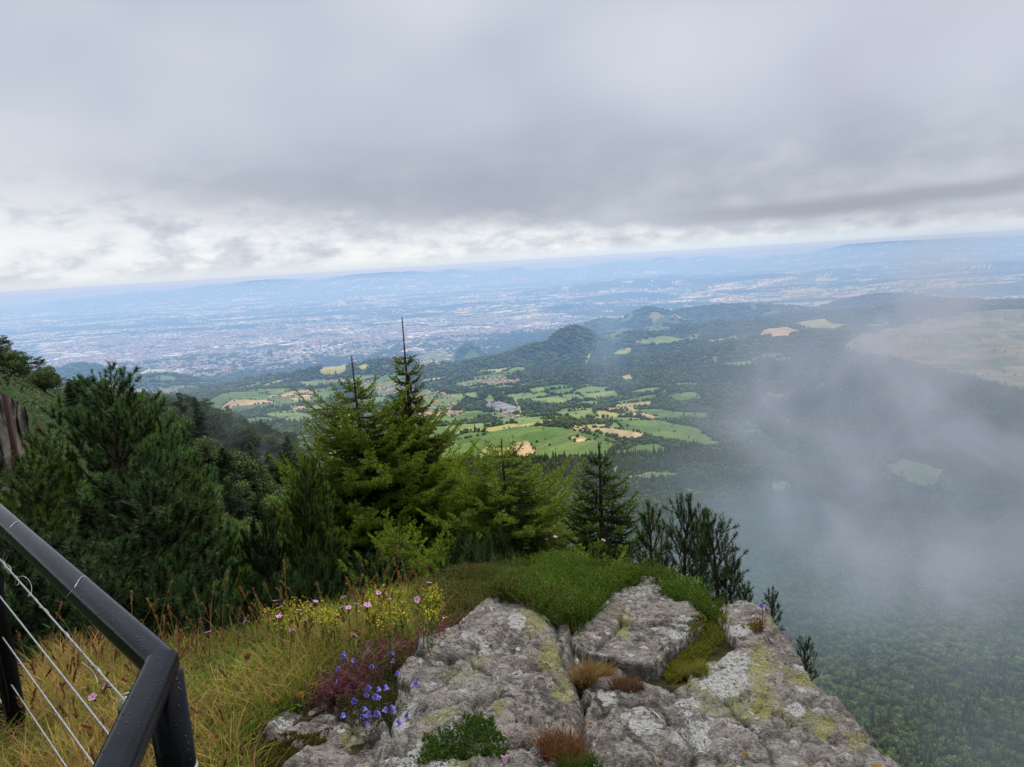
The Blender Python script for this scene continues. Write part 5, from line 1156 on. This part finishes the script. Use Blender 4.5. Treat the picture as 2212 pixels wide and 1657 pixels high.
        a = bell.copy(); COL.objects.link(a); a.parent = o; a.location = q; a.rotation_euler = (g.uniform(-.5, .5), g.uniform(-.5, .5), g.uniform(0, 6)); s = g.uniform(.62, .85); a.scale = (s, s, s)
    p = (1645, 1290); hd, ft = head_and_foot(1645, 1302, .12, g); o = empty('harebell', tuple(ft)); tag(o, 'single blue flower on a long stem with a red leafy foot on the right slab', 'flower'); stem_mesh(o, np.zeros(3), hd - ft, g, (.16, .08, .06))
    a = bell.copy(); COL.objects.link(a); a.parent = o; a.location = hd - ft
    mr = MB(); V, C = sprigs(np.zeros(30) + g.normal(0, .006, 30), g.normal(0, .006, 30), .06, (.16, .03, .02), (.34, .08, .07), g, 10, .012, .003, .25, np.zeros(30)); mr.add(V, np.arange(len(V)).reshape(-1, 3)); mr.C = [C]; mr.build('leaves', M_grass, o)
    hd, ft = head_and_foot(1092, 1650, .02, g); o = empty('pink_flower', tuple(ft)); tag(o, 'lone pink blossom at the lower edge beside the green cushion', 'flower'); stem_mesh(o, np.zeros(3), hd - ft, g); a = bell.copy(); COL.objects.link(a); a.parent = o; a.location = hd - ft; a.rotation_euler = (2.6, 0, 0); a.scale = (.9, .9, .9)
    me = bell.data.copy(); ca_ = me.color_attributes['Col']; ca_.data.foreach_set('color', np.tile(np.array([.62, .36, .55, 1], np.float32), len(me.vertices))); a.data = me
    # yellow bedstraw
    yl = [(1215, 500), (1180, 560), (960, 600), (1010, 620), (140, 640), (270, 620), (350, 610), (300, 680), (430, 660), (480, 660), (570, 680), (780, 620), (850, 510), (990, 520), (920, 700), (1235, 540), (1215, 650), (200, 660), (240, 700), (400, 640), (530, 640), (820, 560), (870, 600), (830, 660), (790, 560)]
    for i, (X, Y) in enumerate(yl):
        X, Y = zc(X, Y); hd, ft = head_and_foot(X, Y, g.uniform(.12, .18), g); o = empty('yellow_bedstraw', tuple(ft)); tag(o, 'plant with a fuzzy yellow flower cluster among the pink meadow flowers', 'plant', 'yellow flowering plants of the meadow'); rel = hd - ft
        m = 80; P_ = rel + np.c_[g.normal(0, .015, m), g.normal(0, .015, m), g.normal(-.006, .015, m)]; A_ = norm(g.normal(size=(m, 3))); B_ = norm(np.cross(A_, g.normal(size=(m, 3)))); s = .0034 * g.uniform(.6, 1.3, (m, 1))
        V = np.stack([P_ - A_ * s, P_ + B_ * s, P_ + A_ * s, P_ - B_ * s], 1).reshape(-1, 3); mesh('blossom', V, np.arange(4 * m).reshape(-1, 4), M_petal, np.repeat(np.array([.46, .40, .035]) * g.uniform(.6, 1.2, (m, 1)), 4, 0), False, o)
        mb = MB(); mb.tube(spline([np.zeros(3), rel * .5 + g.normal(0, .01, 3), rel], 6), .0013, 4, (.12, .17, .03)); ns = 14; tt = g.uniform(.1, .95, ns)[:, None]; Pn = rel * tt; V, C = needle_tris(Pn, np.tile(norm(rel), (ns, 1)), .02, 6, .018, .003, R(65), (.05, .09, .015), (.15, .20, .03), g)
        mb.add(V, np.arange(len(V)).reshape(-1, 3)); mb.C[-1] = C; mb.build('stem', M_grass, o)
    # reddish sprays before the middle boulder
    rd = [(600, 1120), (560, 1110), (680, 1130), (720, 1020), (900, 900), (960, 930), (1020, 930), (660, 1010), (640, 1100), (700, 1080), (650, 1170), (760, 1060), (690, 960), (760, 930), (850, 930), (880, 870), (940, 860), (1000, 880), (1060, 900), (1110, 880), (940, 800), (1150, 880), (620, 1150), (560, 1140), (740, 1000), (830, 980), (1250, 850)]
    for i, (X, Y) in enumerate(rd):
        X, Y = zc(X, Y); p = lhit(X, Y + 12, .02); m = 30; x = p[0] + g.normal(0, .034, m); y = p[1] + g.normal(0, .034, m); V, C = sprigs(x, y, g.uniform(.04, .085, m), (.10, .040, .034), (.44, .16, .22), g, 26, .008, .0042, .30, ang=40)
        o = tri_mesh('red_plant', [(V, C)], M_grass, None); tag(o, 'clump of dusky red leafy sprigs around the harebells by the middle boulder', 'plant', 'dusky red plants beside the harebells')
    # ferny undergrowth in the harebell gap
    x, y = scatter([(700, 1500), (740, 1440), (800, 1390), (900, 1390), (880, 1440), (850, 1490), (860, 1560), (830, 1620), (790, 1590), (760, 1540)], 9000, g); V, C = sprigs(x, y, g.uniform(.03, .08, len(x)), (.030, .036, .010), (.105, .100, .028), g, 10, .012, .003, .6)
    o = tri_mesh('undergrowth', [(V, C)], M_grass, None); tag(o, 'fine olive undergrowth filling the gap under the harebells', 'undergrowth', kind='stuff')
    # orange leaves
    for X, Y in [(355, 1188), (187, 1230), (443, 1130), (30, 1230)]:
        X, Y = zc(X, Y); hd, ft = head_and_foot(X, Y, .03, g); o = empty('orange_flower_head', tuple(hd)); tag(o, 'faded orange flower head low in the meadow near the lower left boulder', 'flower', 'orange flower heads in the meadow'); D = norm(g.normal(size=(60, 3))); V = np.stack([D * .002, D * .011 + np.cross(D, [0, 0, 1]) * .003, D * .011 - np.cross(D, [0, 0, 1]) * .003], 1).reshape(-1, 3); mesh('blossom', V, np.arange(180).reshape(-1, 3), M_petal, (.42, .15, .03), False, o)
# ================================================================== handrail
def build_rail():
    t = NT('black_paint'); p = t.pos(); v = t.n('ShaderNodeTexVoronoi', ins={'Scale': 150.0, 'Vector': t.vadd(p, t.noisec(p, 60, 2), .006)}); s = t.n('ShaderNodeSeparateColor', ins={0: v.outputs['Color']}).outputs
    drop_ = t.m('MULTIPLY', t.rng(v.outputs['Distance'], t.m('MULTIPLY', s[0], .42), t.m('MULTIPLY_ADD', s[0], .42, -.12), 0, 1, True), t.rng(s[1], .30, .34)); n = t.noise(p, 12, 5, .65); f = t.noise(p, 420, 2)
    nz = t.n('ShaderNodeSeparateXYZ', ins={0: t.n('ShaderNodeNewGeometry').outputs['Normal']}).outputs[2]; drop_ = t.m('MULTIPLY', drop_, t.rng(nz, -.1, .5))
    c = t.mix(t.rng(n, .3, .7), (.0035, .0038, .005), (.009, .0095, .013)); c = t.mix(t.m('MULTIPLY', drop_, .7), c, (.012, .013, .017))
    ro = t.m('MULTIPLY_ADD', drop_, -.10, t.m('MULTIPLY_ADD', n, .14, .07))
    MP = t.bsdf(c, ro, t.bump(t.m('ADD', t.m('MULTIPLY', drop_, 1.0), t.m('MULTIPLY', f, .05)), .0018, 1.0), spec=.13)
    t = NT('steel_cable'); p = t.objc(); MS = t.bsdf(t.ramp(t.noise(p, 300, 2), [(.3, (.22, .22, .22)), (.7, (.55, .55, .54))]), .38, spec=.5, metal=.55)
    t = NT('galvanised_wire'); MW = t.bsdf(t.ramp(t.noise(t.objc(), 80, 2), [(.3, (.40, .40, .40)), (.7, (.62, .62, .60))]), .4, metal=.4)
    ZR = -.50; C = at_z(350, 1437, ZR); A = at_z(0, 1118, ZR); Bn = at_z(245, 1672, ZR); r = .0205
    dA = norm(A - C); dB = norm(Bn - C); A2 = C + dA * 6.0; B2 = C + dB * 1.6
    root = empty('handrail', (C[0], C[1], C[2] - 1.1), 0, 'wet black tubular handrail with a mitred corner, steel cables below it', 'railing'); O = np.array(root.location)
    # mitred tubes: both rings share the cutting plane of the corner
    def half(d, far, name):
        mb = MB(); k = 28; up = np.array([0, 0, 1.]); sd = norm(np.cross(d, up)); up2 = np.cross(sd, d); a = np.arange(k) * 2 * math.pi / k
        sx = np.sign(np.cos(a)) * np.abs(np.cos(a)) ** .72; sz = np.sign(np.sin(a)) * np.abs(np.sin(a)) ** .72
        off = (sd[None] * sx[:, None] + up2[None] * sz[:, None]) * r
        nrm = norm(dA - dB); ring0 = []
        for o_ in off: t_ = -(o_ @ nrm) / (d @ nrm); ring0.append(C + o_ + d * t_)
        rings = [np.array(ring0)] + [np.array(C + off + d * q) for q in np.linspace(.12, np.linalg.norm(far - C), 14)]
        V = np.vstack(rings); m = len(rings); i = np.arange(m - 1)[:, None] * k; j = np.arange(k)[None]; j2 = (j + 1) % k
        mb.add(V - O, np.stack([i + j, i + j2, i + k + j2, i + k + j], -1).reshape(-1, 4)); o = mb.build(name, MP, root, smooth=True); return o
    half(dA, A2, 'rail'); half(dB, B2, 'rail')
    mb = MB(); mb.tube([C - O + dA * .0 + np.array([0, 0, -.004]), C - O + np.array([0, 0, -.30])], .004, 6)
    # posts
    def post(P, rad, name, lab=None):
        q = MB(); q.tube(np.array([P + np.array([0, 0, z]) for z in (-.012, -.2, -.5, -1.5)]) - O, rad, 24); o = q.build(name, MP, root, smooth=True)
        q = MB(); q.tube(np.array([P + np.array([0, 0, z]) for z in (-.150, -.156, -.163)]) - O, [rad + .0005, rad + .0022, rad + .0005], 24); q.build('weld_seam', MS, o, smooth=True)
    post(C + dA * .035 * 0 + np.array([0, 0, 0]), .0245, 'post')
    v = ray(22, 1657); v2 = ray(0, 1380)
    # second post stands under the rail where it leaves the view
    best = min(((abs(((lambda q: ((q @ CR) / (q @ _f) * FPX + 512) / K)(C + dA * s + np.array([0, 0, -.62]))) - 34), s) for s in np.linspace(.1, 1.6, 300)))[1]
    P2 = C + dA * best; post(P2, .0245, 'post')
    # cables in the plane under the first rail
    nrm = norm(np.cross(dA, [0, 0, 1.]))
    def onplane(X, Y): q = ray(X, Y); return q * ((C @ nrm) / (q @ nrm))
    cabs = [((0, 1209), (270, 1514)), ((0, 1289), (235, 1586)), ((7, 1379), (205, 1655)), ((23, 1477), (144, 1658)), ((34, 1566), (92, 1658))]
    ends = []
    for a, b in cabs:
        p, q = onplane(*a), onplane(*b); d = norm(q - p); s_end = ((C - p) @ dA) / (d @ dA); e = p + d * s_end; s0 = p - d * 1.2
        m = MB(); n = 60; P = s0 + (e - s0) * np.linspace(0, 1, n)[:, None]; m.tube(P - O, .0016, 6); 
        for ph in (0, 2.1, 4.2):
            tt = np.linspace(0, 1, 700); Ph = s0 + (e - s0) * tt[:, None]; s1 = norm(np.cross(d, [0, 0, 1.])); s2 = np.cross(s1, d); ang = tt * 420 + ph; Ph = Ph + (s1 * np.cos(ang)[:, None] + s2 * np.sin(ang)[:, None]) * .0011; m.tube(Ph - O, .0009, 4, cap=False)
        m.build('cable', MS, root); ends.append((p, q, d, s0, e))
    # loose wire wound round the top cable
    p, q, d, s0, e = ends[0]; s1 = norm(np.cross(d, [0, 0, 1.])); s2 = np.cross(s1, d); w = MB(); g = np.random.default_rng(3)
    tt = np.linspace(0, 1, 500); base = p + (q - p) * tt[:, None]; ln = np.linalg.norm(q - p); rad_ = .004 + .018 * np.exp(-((tt - .28) / .09) ** 2) + .007 * np.exp(-((tt - .10) / .06) ** 2); ang = tt * 75 + 2 * np.sin(tt * 9)
    w.tube(base + (s1 * np.cos(ang)[:, None] * .6 + s2 * np.sin(ang)[:, None]) * (rad_ * (.6 + .4 * np.sin(tt * 31)))[:, None] - O, .0006, 4)
    tt = np.linspace(0, 1, 260); ang = tt * 62; w.tube(q + d * (.0 + .04 * tt)[:, None] + (s1 * np.cos(ang)[:, None] + s2 * np.sin(ang)[:, None]) * (.009 + .004 * np.sin(tt * 40))[:, None] - O, .0008, 4)
    def loose(pts, d_=None): w.tube(spline(np.array([onplane(X, Y) * f for X, Y, f in pts]), 40) - O, .0006, 4)
    loose([(200, 1345, .99), (186, 1368, .985), (178, 1400, .99), (176, 1420, 1)]); loose([(176, 1430, 1), (200, 1450, .99), (212, 1475, .985)]); loose([(10, 1195, .99), (6, 1215, 1), (20, 1240, .99)])
    w.build('loose_wire', MW, root)
    # wire tied over the rail
    w = MB(); Q = C + dA * .36; a = np.linspace(-.6, 3.6, 40); sd = norm(np.cross(dA, [0, 0, 1.])); w.tube(np.array([Q + dA * .02 * math.sin(2 * u) + (sd * math.cos(u) + np.array([0, 0, 1]) * math.sin(u)) * (r + .0015) for u in a]) - O, .0006, 4); 
    Q = C + dA * .82; w.tube(np.array([Q + dA * .015 * math.sin(2 * u) + (sd * math.cos(u) + np.array([0, 0, 1]) * math.sin(u)) * (r + .0015) for u in a]) - O, .0005, 4); w.build('tie_wire', MW, root)
    # strap and shackle hanging on the far post
    w = MB(); T = P2 + np.array([0, 0, -.24]) - dA * .03 + sd * -.02; q = [T, T + np.array([0, 0, -.12]) - dA * .012, T + np.array([0, 0, -.26]) - dA * .03, T + np.array([0, 0, -.34]) - dA * .005, T + np.array([0, 0, -.33]) + dA * .03]
    w.tube(spline(np.array(q), 24) - O, .006, 8); o = w.build('strap', MP, root, smooth=True)
    w = MB(); a = np.linspace(0, 6.283, 24); cc = P2 - dA * .018 + np.array([0, 0, -.235]) - sd * .028; w.tube(np.array([cc + dA * math.cos(u) * .013 + np.array([0, 0, 1]) * math.sin(u) * .017 for u in a]) - O, .0017, 6, cap=False); w.build('shackle', MW, root)
def build_wall():
    t = NT('weathered_wall'); p = t.pos(); n = t.noise(p, 2.2, 6, .65); v = t.vor(p, 2.6); c = t.ramp(t.m('ADD', t.m('MULTIPLY', n, .7), t.m('MULTIPLY', v, .3)), [(.3, (.06, .050, .042)), (.55, (.13, .112, .096)), (.75, (.21, .185, .16))]); m = t.bsdf(c, .9, t.bump(t.m('ADD', n, v), .06), spec=.1)
    t = NT('rusty_steel'); MR = t.bsdf(t.ramp(t.noise(t.objc(), 9, 5), [(.3, (.022, .012, .010)), (.7, (.060, .030, .022))]), .8, spec=.2)
    a = at_h(-80, 835, 12.0); b = at_h(62, 885, 13.5); root = empty('retaining_wall', tuple(a - np.array([0, 0, 3])), 0, 'rough stone retaining wall at the left edge behind the pines', 'wall'); O = np.array(root.location)
    mb = MB(); n_, k_ = 30, 18; V = []
    for i in range(n_):
        for j in range(k_):
            u, w_ = i / (n_ - 1), j / (k_ - 1); q = a + (b - a) * u + np.array([0, 0, -3.2 * w_ + .35 * (1 - u) * (1 - w_)]); q = q + np.array([.10, -.35, 0]) * (float(vn(i * .8, j * .8, 5)) - .5); V.append(q - O)
    F = [[i * k_ + j, i * k_ + j + 1, (i + 1) * k_ + j + 1, (i + 1) * k_ + j] for i in range(n_ - 1) for j in range(k_ - 1)]; mb.add(V, F); mb.build('stonework', m, root)
    c1 = at_h(12, 858, 11.6); c2 = at_h(12, 955, 11.6); r2 = empty('iron_post', tuple(c1 + np.array([0, 0, -2.6])), 0, 'rusty brown iron post standing before the stone wall at the left edge', 'post'); O = np.array(r2.location)
    mb = MB(); mb.box(c1 - O + np.array([0, 0, -1.25]), (.055, .055, 2.6)); mb.build('upright', MR, r2); mb = MB(); mb.box(c1 - O + np.array([-.35, 0, .02]), (.5, .04, .035)); mb.build('crossbar', MR, r2)
    p = at_h(243, 852, 26); r3 = empty('lookout_canopy', tuple(p - np.array([0, 0, 3])), .3, 'small slatted timber canopy seen over the top of the bushy pine', 'canopy'); mb = MB()
    for i in range(6): mb.box((0, i * .12 - .3, 3 + i * .03), (.8, .06, .03), 0, (.3, .27, .24))
    mb.build('slats', m, r3); mb = MB()
    for s in (-.35, .35): mb.box((s, 0, 1.4), (.09, .09, 3.1), 0); mb.build('pillar', m, r3); mb = MB()
# ================================================================== sky, light, haze
SUN_EL, SUN_AZ = R(62), R(28)      # azimuth measured from the line of sight, clockwise
def build_world():
    t = NT('World', True); SC.world = t.id
    gd = t.n('ShaderNodeTexCoord').outputs['Generated']; sp = t.n('ShaderNodeSeparateXYZ', ins={0: gd})
    x, y, z = sp.outputs
    el = t.m('MULTIPLY', t.m('ARCSINE', z), 57.2958); az = t.m('MULTIPLY', t.m('ARCTAN2', x, y), 57.2958)
    def P(sa, se, off=0.0):
        c = t.n('ShaderNodeCombineXYZ'); t.set(c, 0, t.m('MULTIPLY', az, sa)); t.set(c, 1, t.m('MULTIPLY', el, se)); c.inputs[2].default_value = off; return c.outputs[0]
    soft = t.noise(P(.040, .060, 1), 1.4, 2, .45); mid = t.noise(P(.075, .125, 4), 1.3, 3, .45, .1); puff = t.noise(P(.20, .42, 9), 1.1, 7, .55, .1); fine = t.noise(P(.42, .95, 2), 1.3, 7, .58, .1)
    # stratus overhead
    hi = t.ramp(t.m('ADD', t.m('MULTIPLY', soft, .90), t.m('MULTIPLY', mid, .10)), [(.30, srgb(180, 186, 201)), (.46, srgb(196, 204, 217)), (.62, srgb(209, 215, 226)), (.78, srgb(220, 225, 235))])
    rgt = t.rng(az, 2, 36, 0, .55, True); hi = t.mix(t.m('MULTIPLY', rgt, t.rng(el, 4, 14, 0, 1, True)), hi, srgb(214, 216, 228))
    # grey cloud base low down, falling towards the right
    base = t.m('MULTIPLY_ADD', az, -.095, 2.5); base = t.m('MAXIMUM', base, 1.35)
    ew = t.m('ADD', el, t.m('MULTIPLY', t.m('SUBTRACT', puff, .5), 6.0))
    ew = t.m('ADD', ew, t.m('MULTIPLY', t.m('SUBTRACT', mid, .5), 3.2))
    rel = t.m('DIVIDE', ew, base)
    dk = t.ramp(t.m('ADD', t.m('MULTIPLY', mid, .5), t.m('MULTIPLY', puff, .5)), [(.32, srgb(150, 156, 170)), (.5, srgb(176, 182, 194)), (.66, srgb(208, 213, 220))])
    band = t.m('MULTIPLY', t.rng(el, 1.2, 4.0, 0, 1, True), t.rng(el, 10.5, 5.0, 0, 1, True))
    body = t.mix(t.m('MULTIPLY', band, .55), hi, dk)
    # bright cumulus in the gap above the horizon
    cu = t.ramp(t.m('ADD', t.m('MULTIPLY', puff, .6), t.m('MULTIPLY', fine, .4)), [(.34, srgb(196, 203, 214)), (.44, srgb(216, 222, 230)), (.50, srgb(234, 238, 243)), (.57, srgb(250, 251, 252))])
    s1 = t.mix(t.rng(rel, .45, 1.6, 0, 1, True), cu, body)
    # heavy dark belly over the middle
    bl = t.m('MULTIPLY', t.m('MULTIPLY', t.rng(az, -26, -8, 0, 1, True), t.rng(az, 22, 2, 0, 1, True)), t.m('MULTIPLY', t.rng(el, 1.8, 5, 0, 1, True), t.rng(el, 13, 6, 0, 1, True))); s1 = t.mix(t.m('MULTIPLY', bl, .42), s1, srgb(168, 175, 189))
    # white glow patch at the left
    gl = t.m('MULTIPLY', t.rng(az, -34, -17, 1, 0, True), t.rng(el, 9.5, 2.5, 0, 1, True)); gl = t.m('MULTIPLY', gl, t.rng(puff, .40, .58, 0, 1, True)); s1 = t.mix(t.m('MULTIPLY', gl, .75), s1, srgb(246, 248, 250))
    gl = t.m('MULTIPLY', t.rng(az, -36, -20, 1, 0, True), t.m('MULTIPLY', t.rng(el, 12, 8, 0, 1, True), t.rng(el, 3, 7, 0, 1, True))); s1 = t.mix(t.m('MULTIPLY', gl, .55), s1, srgb(224, 228, 235))
    # dark shelf at the far right
    sh = t.m('ABSOLUTE', t.m('SUBTRACT', t.m('ADD', el, t.m('MULTIPLY', t.m('SUBTRACT', mid, .5), 1.6)), t.m('MULTIPLY_ADD', az, .035, 1.85)))
    sh = t.m('MULTIPLY', t.rng(sh, .95, .15, 0, 1, True), t.rng(az, 6, 22, 0, 1, True)); s1 = t.mix(t.m('MULTIPLY', sh, .75), s1, srgb(158, 164, 176))
    # pale clear strip on the horizon
    hz = t.mix(t.rng(az, -25, 20, 0, 1, True), srgb(228, 234, 240), srgb(226, 238, 248)); hz = t.mix(t.rng(el, -1.3, -.7, 0, 1, True), srgb(196, 214, 238), hz)
    s1 = t.mix(t.rng(t.m('ADD', el, t.m('MULTIPLY', t.m('SUBTRACT', fine, .5), .9)), .15, 1.1, .95, 0, True), s1, hz)
    # overcast zenith is brighter than the horizon
    zen = t.rng(el, 18, 60, 1.0, 2.6, True); low = t.rng(el, -14, -1.2, .28, 1.0, True)
    bg = t.n('ShaderNodeBackground'); t.set(bg, 0, s1); t.set(bg, 1, t.m('MULTIPLY', t.m('MULTIPLY', zen, low), t.rng(y, -.7, .35, .42, 1.0, True)))
    sky = t.n('ShaderNodeTexSky', sky_type='NISHITA', sun_disc=False, sun_elevation=SUN_EL, sun_rotation=SUN_AZ, altitude=1400)
    b2 = t.n('ShaderNodeBackground'); t.set(b2, 0, sky.outputs[0]); b2.inputs[1].default_value = .08
    mx = t.n('ShaderNodeMixShader'); mx.inputs[0].default_value = .95; t.t.links.new(b2.outputs[0], mx.inputs[1]); t.t.links.new(bg.outputs[0], mx.inputs[2])
    out = t.n('ShaderNodeOutputWorld'); t.t.links.new(mx.outputs[0], out.inputs['Surface'])
    sun = bpy.data.lights.new('sun', 'SUN'); sun.energy = 3.3; sun.angle = R(14); sun.color = (1, .96, .90)
    so = bpy.data.objects.new('sun', sun); COL.objects.link(so)
    d = Vector((math.sin(SUN_AZ) * math.cos(SUN_EL), math.cos(SUN_AZ) * math.cos(SUN_EL), math.sin(SUN_EL)))
    so.rotation_euler = d.to_track_quat('Z', 'Y').to_euler()
def vol_mat(name, absorb, emit, dens=None):
    """thin air or mist: takes light away and emits a set glow in place of scattered light"""
    t = NT(name); ab = t.n('ShaderNodeVolumeAbsorption'); em = t.n('ShaderNodeEmission'); ad = t.n('ShaderNodeAddShader')
    mxv = max(absorb); ab.inputs['Color'].default_value = c4([1 - a / mxv for a in absorb])
    e = [a * b for a, b in zip(absorb, emit)]; me = max(e); em.inputs['Color'].default_value = c4([v / me for v in e])  # own emission stands in for light scattered by the air
    if dens is None: ab.inputs['Density'].default_value = mxv; em.inputs['Strength'].default_value = me
    else:
        d = dens(t); t.set(ab, 'Density', t.m('MULTIPLY', d, mxv)); t.set(em, 'Strength', t.m('MULTIPLY', d, me))
    t.t.links.new(ab.outputs[0], ad.inputs[0]); t.t.links.new(em.outputs[0], ad.inputs[1])
    out = t.n('ShaderNodeOutputMaterial'); t.t.links.new(ad.outputs[0], out.inputs['Volume']); return t
def build_haze():
    t = vol_mat('haze', (5.0e-5, 6.8e-5, 9.4e-5), srgb(190, 214, 243))
    b = MB(); b.box((0, 32700, -750), (150000, 60700, 1100)); o = b.build('haze', t.id); tag(o, kind='structure')
    t = vol_mat('haze_high', (1.3e-5, 1.8e-5, 2.6e-5), srgb(184, 208, 240)); b = MB(); b.box((0, 32700, -85), (149000, 60600, 232)); o = b.build('haze', t.id); tag(o, kind='structure')
def fog(X, Y, d, size, od, name, seed, el=(1, 1, 1), rot=(0, 0, 0), col=srgb(158, 164, 180), sc_=2.2, lo=.38, hi=.72):
    """a drifting bank of mist, an ellipsoid whose density fades outwards and is broken by noise"""
    def dens(t):
        oc = t.objc(); r = t.n('ShaderNodeVectorMath', operation='LENGTH'); t.set(r, 0, oc)
        fall = t.rng(r.outputs['Value'], 1.0, .25, 0, 1, True); n = t.noise(t.vadd(oc, (seed, seed * .7, 0)), sc_, 5, .58, .7)
        return t.m('MULTIPLY', fall, t.m('POWER', t.rng(n, lo, hi, 0, 1, True), 1.4))
    k = od / (size[1]) ; t = vol_mat(name, (k, k * 1.0, k * 1.02), col, dens)
    V, F = ico(3); p = at(X, Y, d); o = mesh(name, V * 1.0, F, t.id, None, False)
    o.location = p; o.scale = size; v = ray(X, Y); o.rotation_euler = (rot[0], rot[1], -math.atan2(v[0], v[1]) + rot[2])
    tag(o, kind='structure'); return o
def build_fog():
    fog(2020, 900, 560, (200, 150, 180), 1.9, 'fog', 1.3, rot=(0, R(28), 0), col=srgb(184, 188, 204), sc_=2.1, lo=.47, hi=.66)
    fog(1850, 1010, 480, (150, 110, 120), 1.2, 'fog', 4.1, rot=(0, R(40), 0), col=srgb(170, 178, 192), sc_=2.6, lo=.47, hi=.64)
    fog(1620, 1130, 520, (160, 130, 90), 1.0, 'fog', 3.1, col=srgb(140, 160, 172), sc_=1.5, lo=.40, hi=.68)
    fog(2140, 650, 700, (120, 140, 165), .95, 'fog', 5.2, col=srgb(200, 198, 208), rot=(0, R(15), 0), sc_=1.6, lo=.42, hi=.64)
    fog(2080, 1330, 500, (210, 140, 160), 1.25, 'fog', 7.7, col=srgb(114, 126, 132), sc_=1.4, lo=.34, hi=.72)
    fog(2000, 1050, 620, (330, 170, 230), .95, 'fog', 12.2, col=srgb(126, 142, 158), sc_=.8, lo=.15, hi=.60)
    fog(1320, 720, 900, (60, 90, 130), .40, 'fog', 9.4, col=srgb(165, 190, 215), lo=.3, hi=.7)
    fog(600, 960, 110, (20, 20, 13), .75, 'fog', 2.4, col=srgb(130, 142, 150), lo=.3, hi=.7)
    fog(440, 880, 75, (9, 12, 7), .3, 'fog', 6.4, col=srgb(130, 142, 150), lo=.3, hi=.7)
def render_settings():
    SC.view_settings.view_transform = 'Standard'; SC.view_settings.look = 'None'; SC.view_settings.exposure = 0; SC.view_settings.gamma = 1
    SC.render.engine = 'CYCLES'; c = SC.cycles
    c.max_bounces = 5; c.diffuse_bounces = 3; c.glossy_bounces = 2; c.transmission_bounces = 3; c.volume_bounces = 0; c.transparent_max_bounces = 16
    c.caustics_reflective = False; c.caustics_refractive = False; c.use_denoising = True; c.use_adaptive_sampling = True; c.adaptive_threshold = .015
    c.volume_step_rate = 1.0; c.volume_max_steps = 256
    SC.world.cycles.sampling_method = 'AUTOMATIC'
build_world()
build_terrain()
build_forest()
_mw = build_villages(); build_city(_mw)
build_near_trees(); build_spur_trees(); build_brush()
build_ledge(); build_plants(); build_rail(); build_wall()
build_haze(); build_fog()
render_settings()
print('TOTAL s', time.time() - _t0, flush=True)
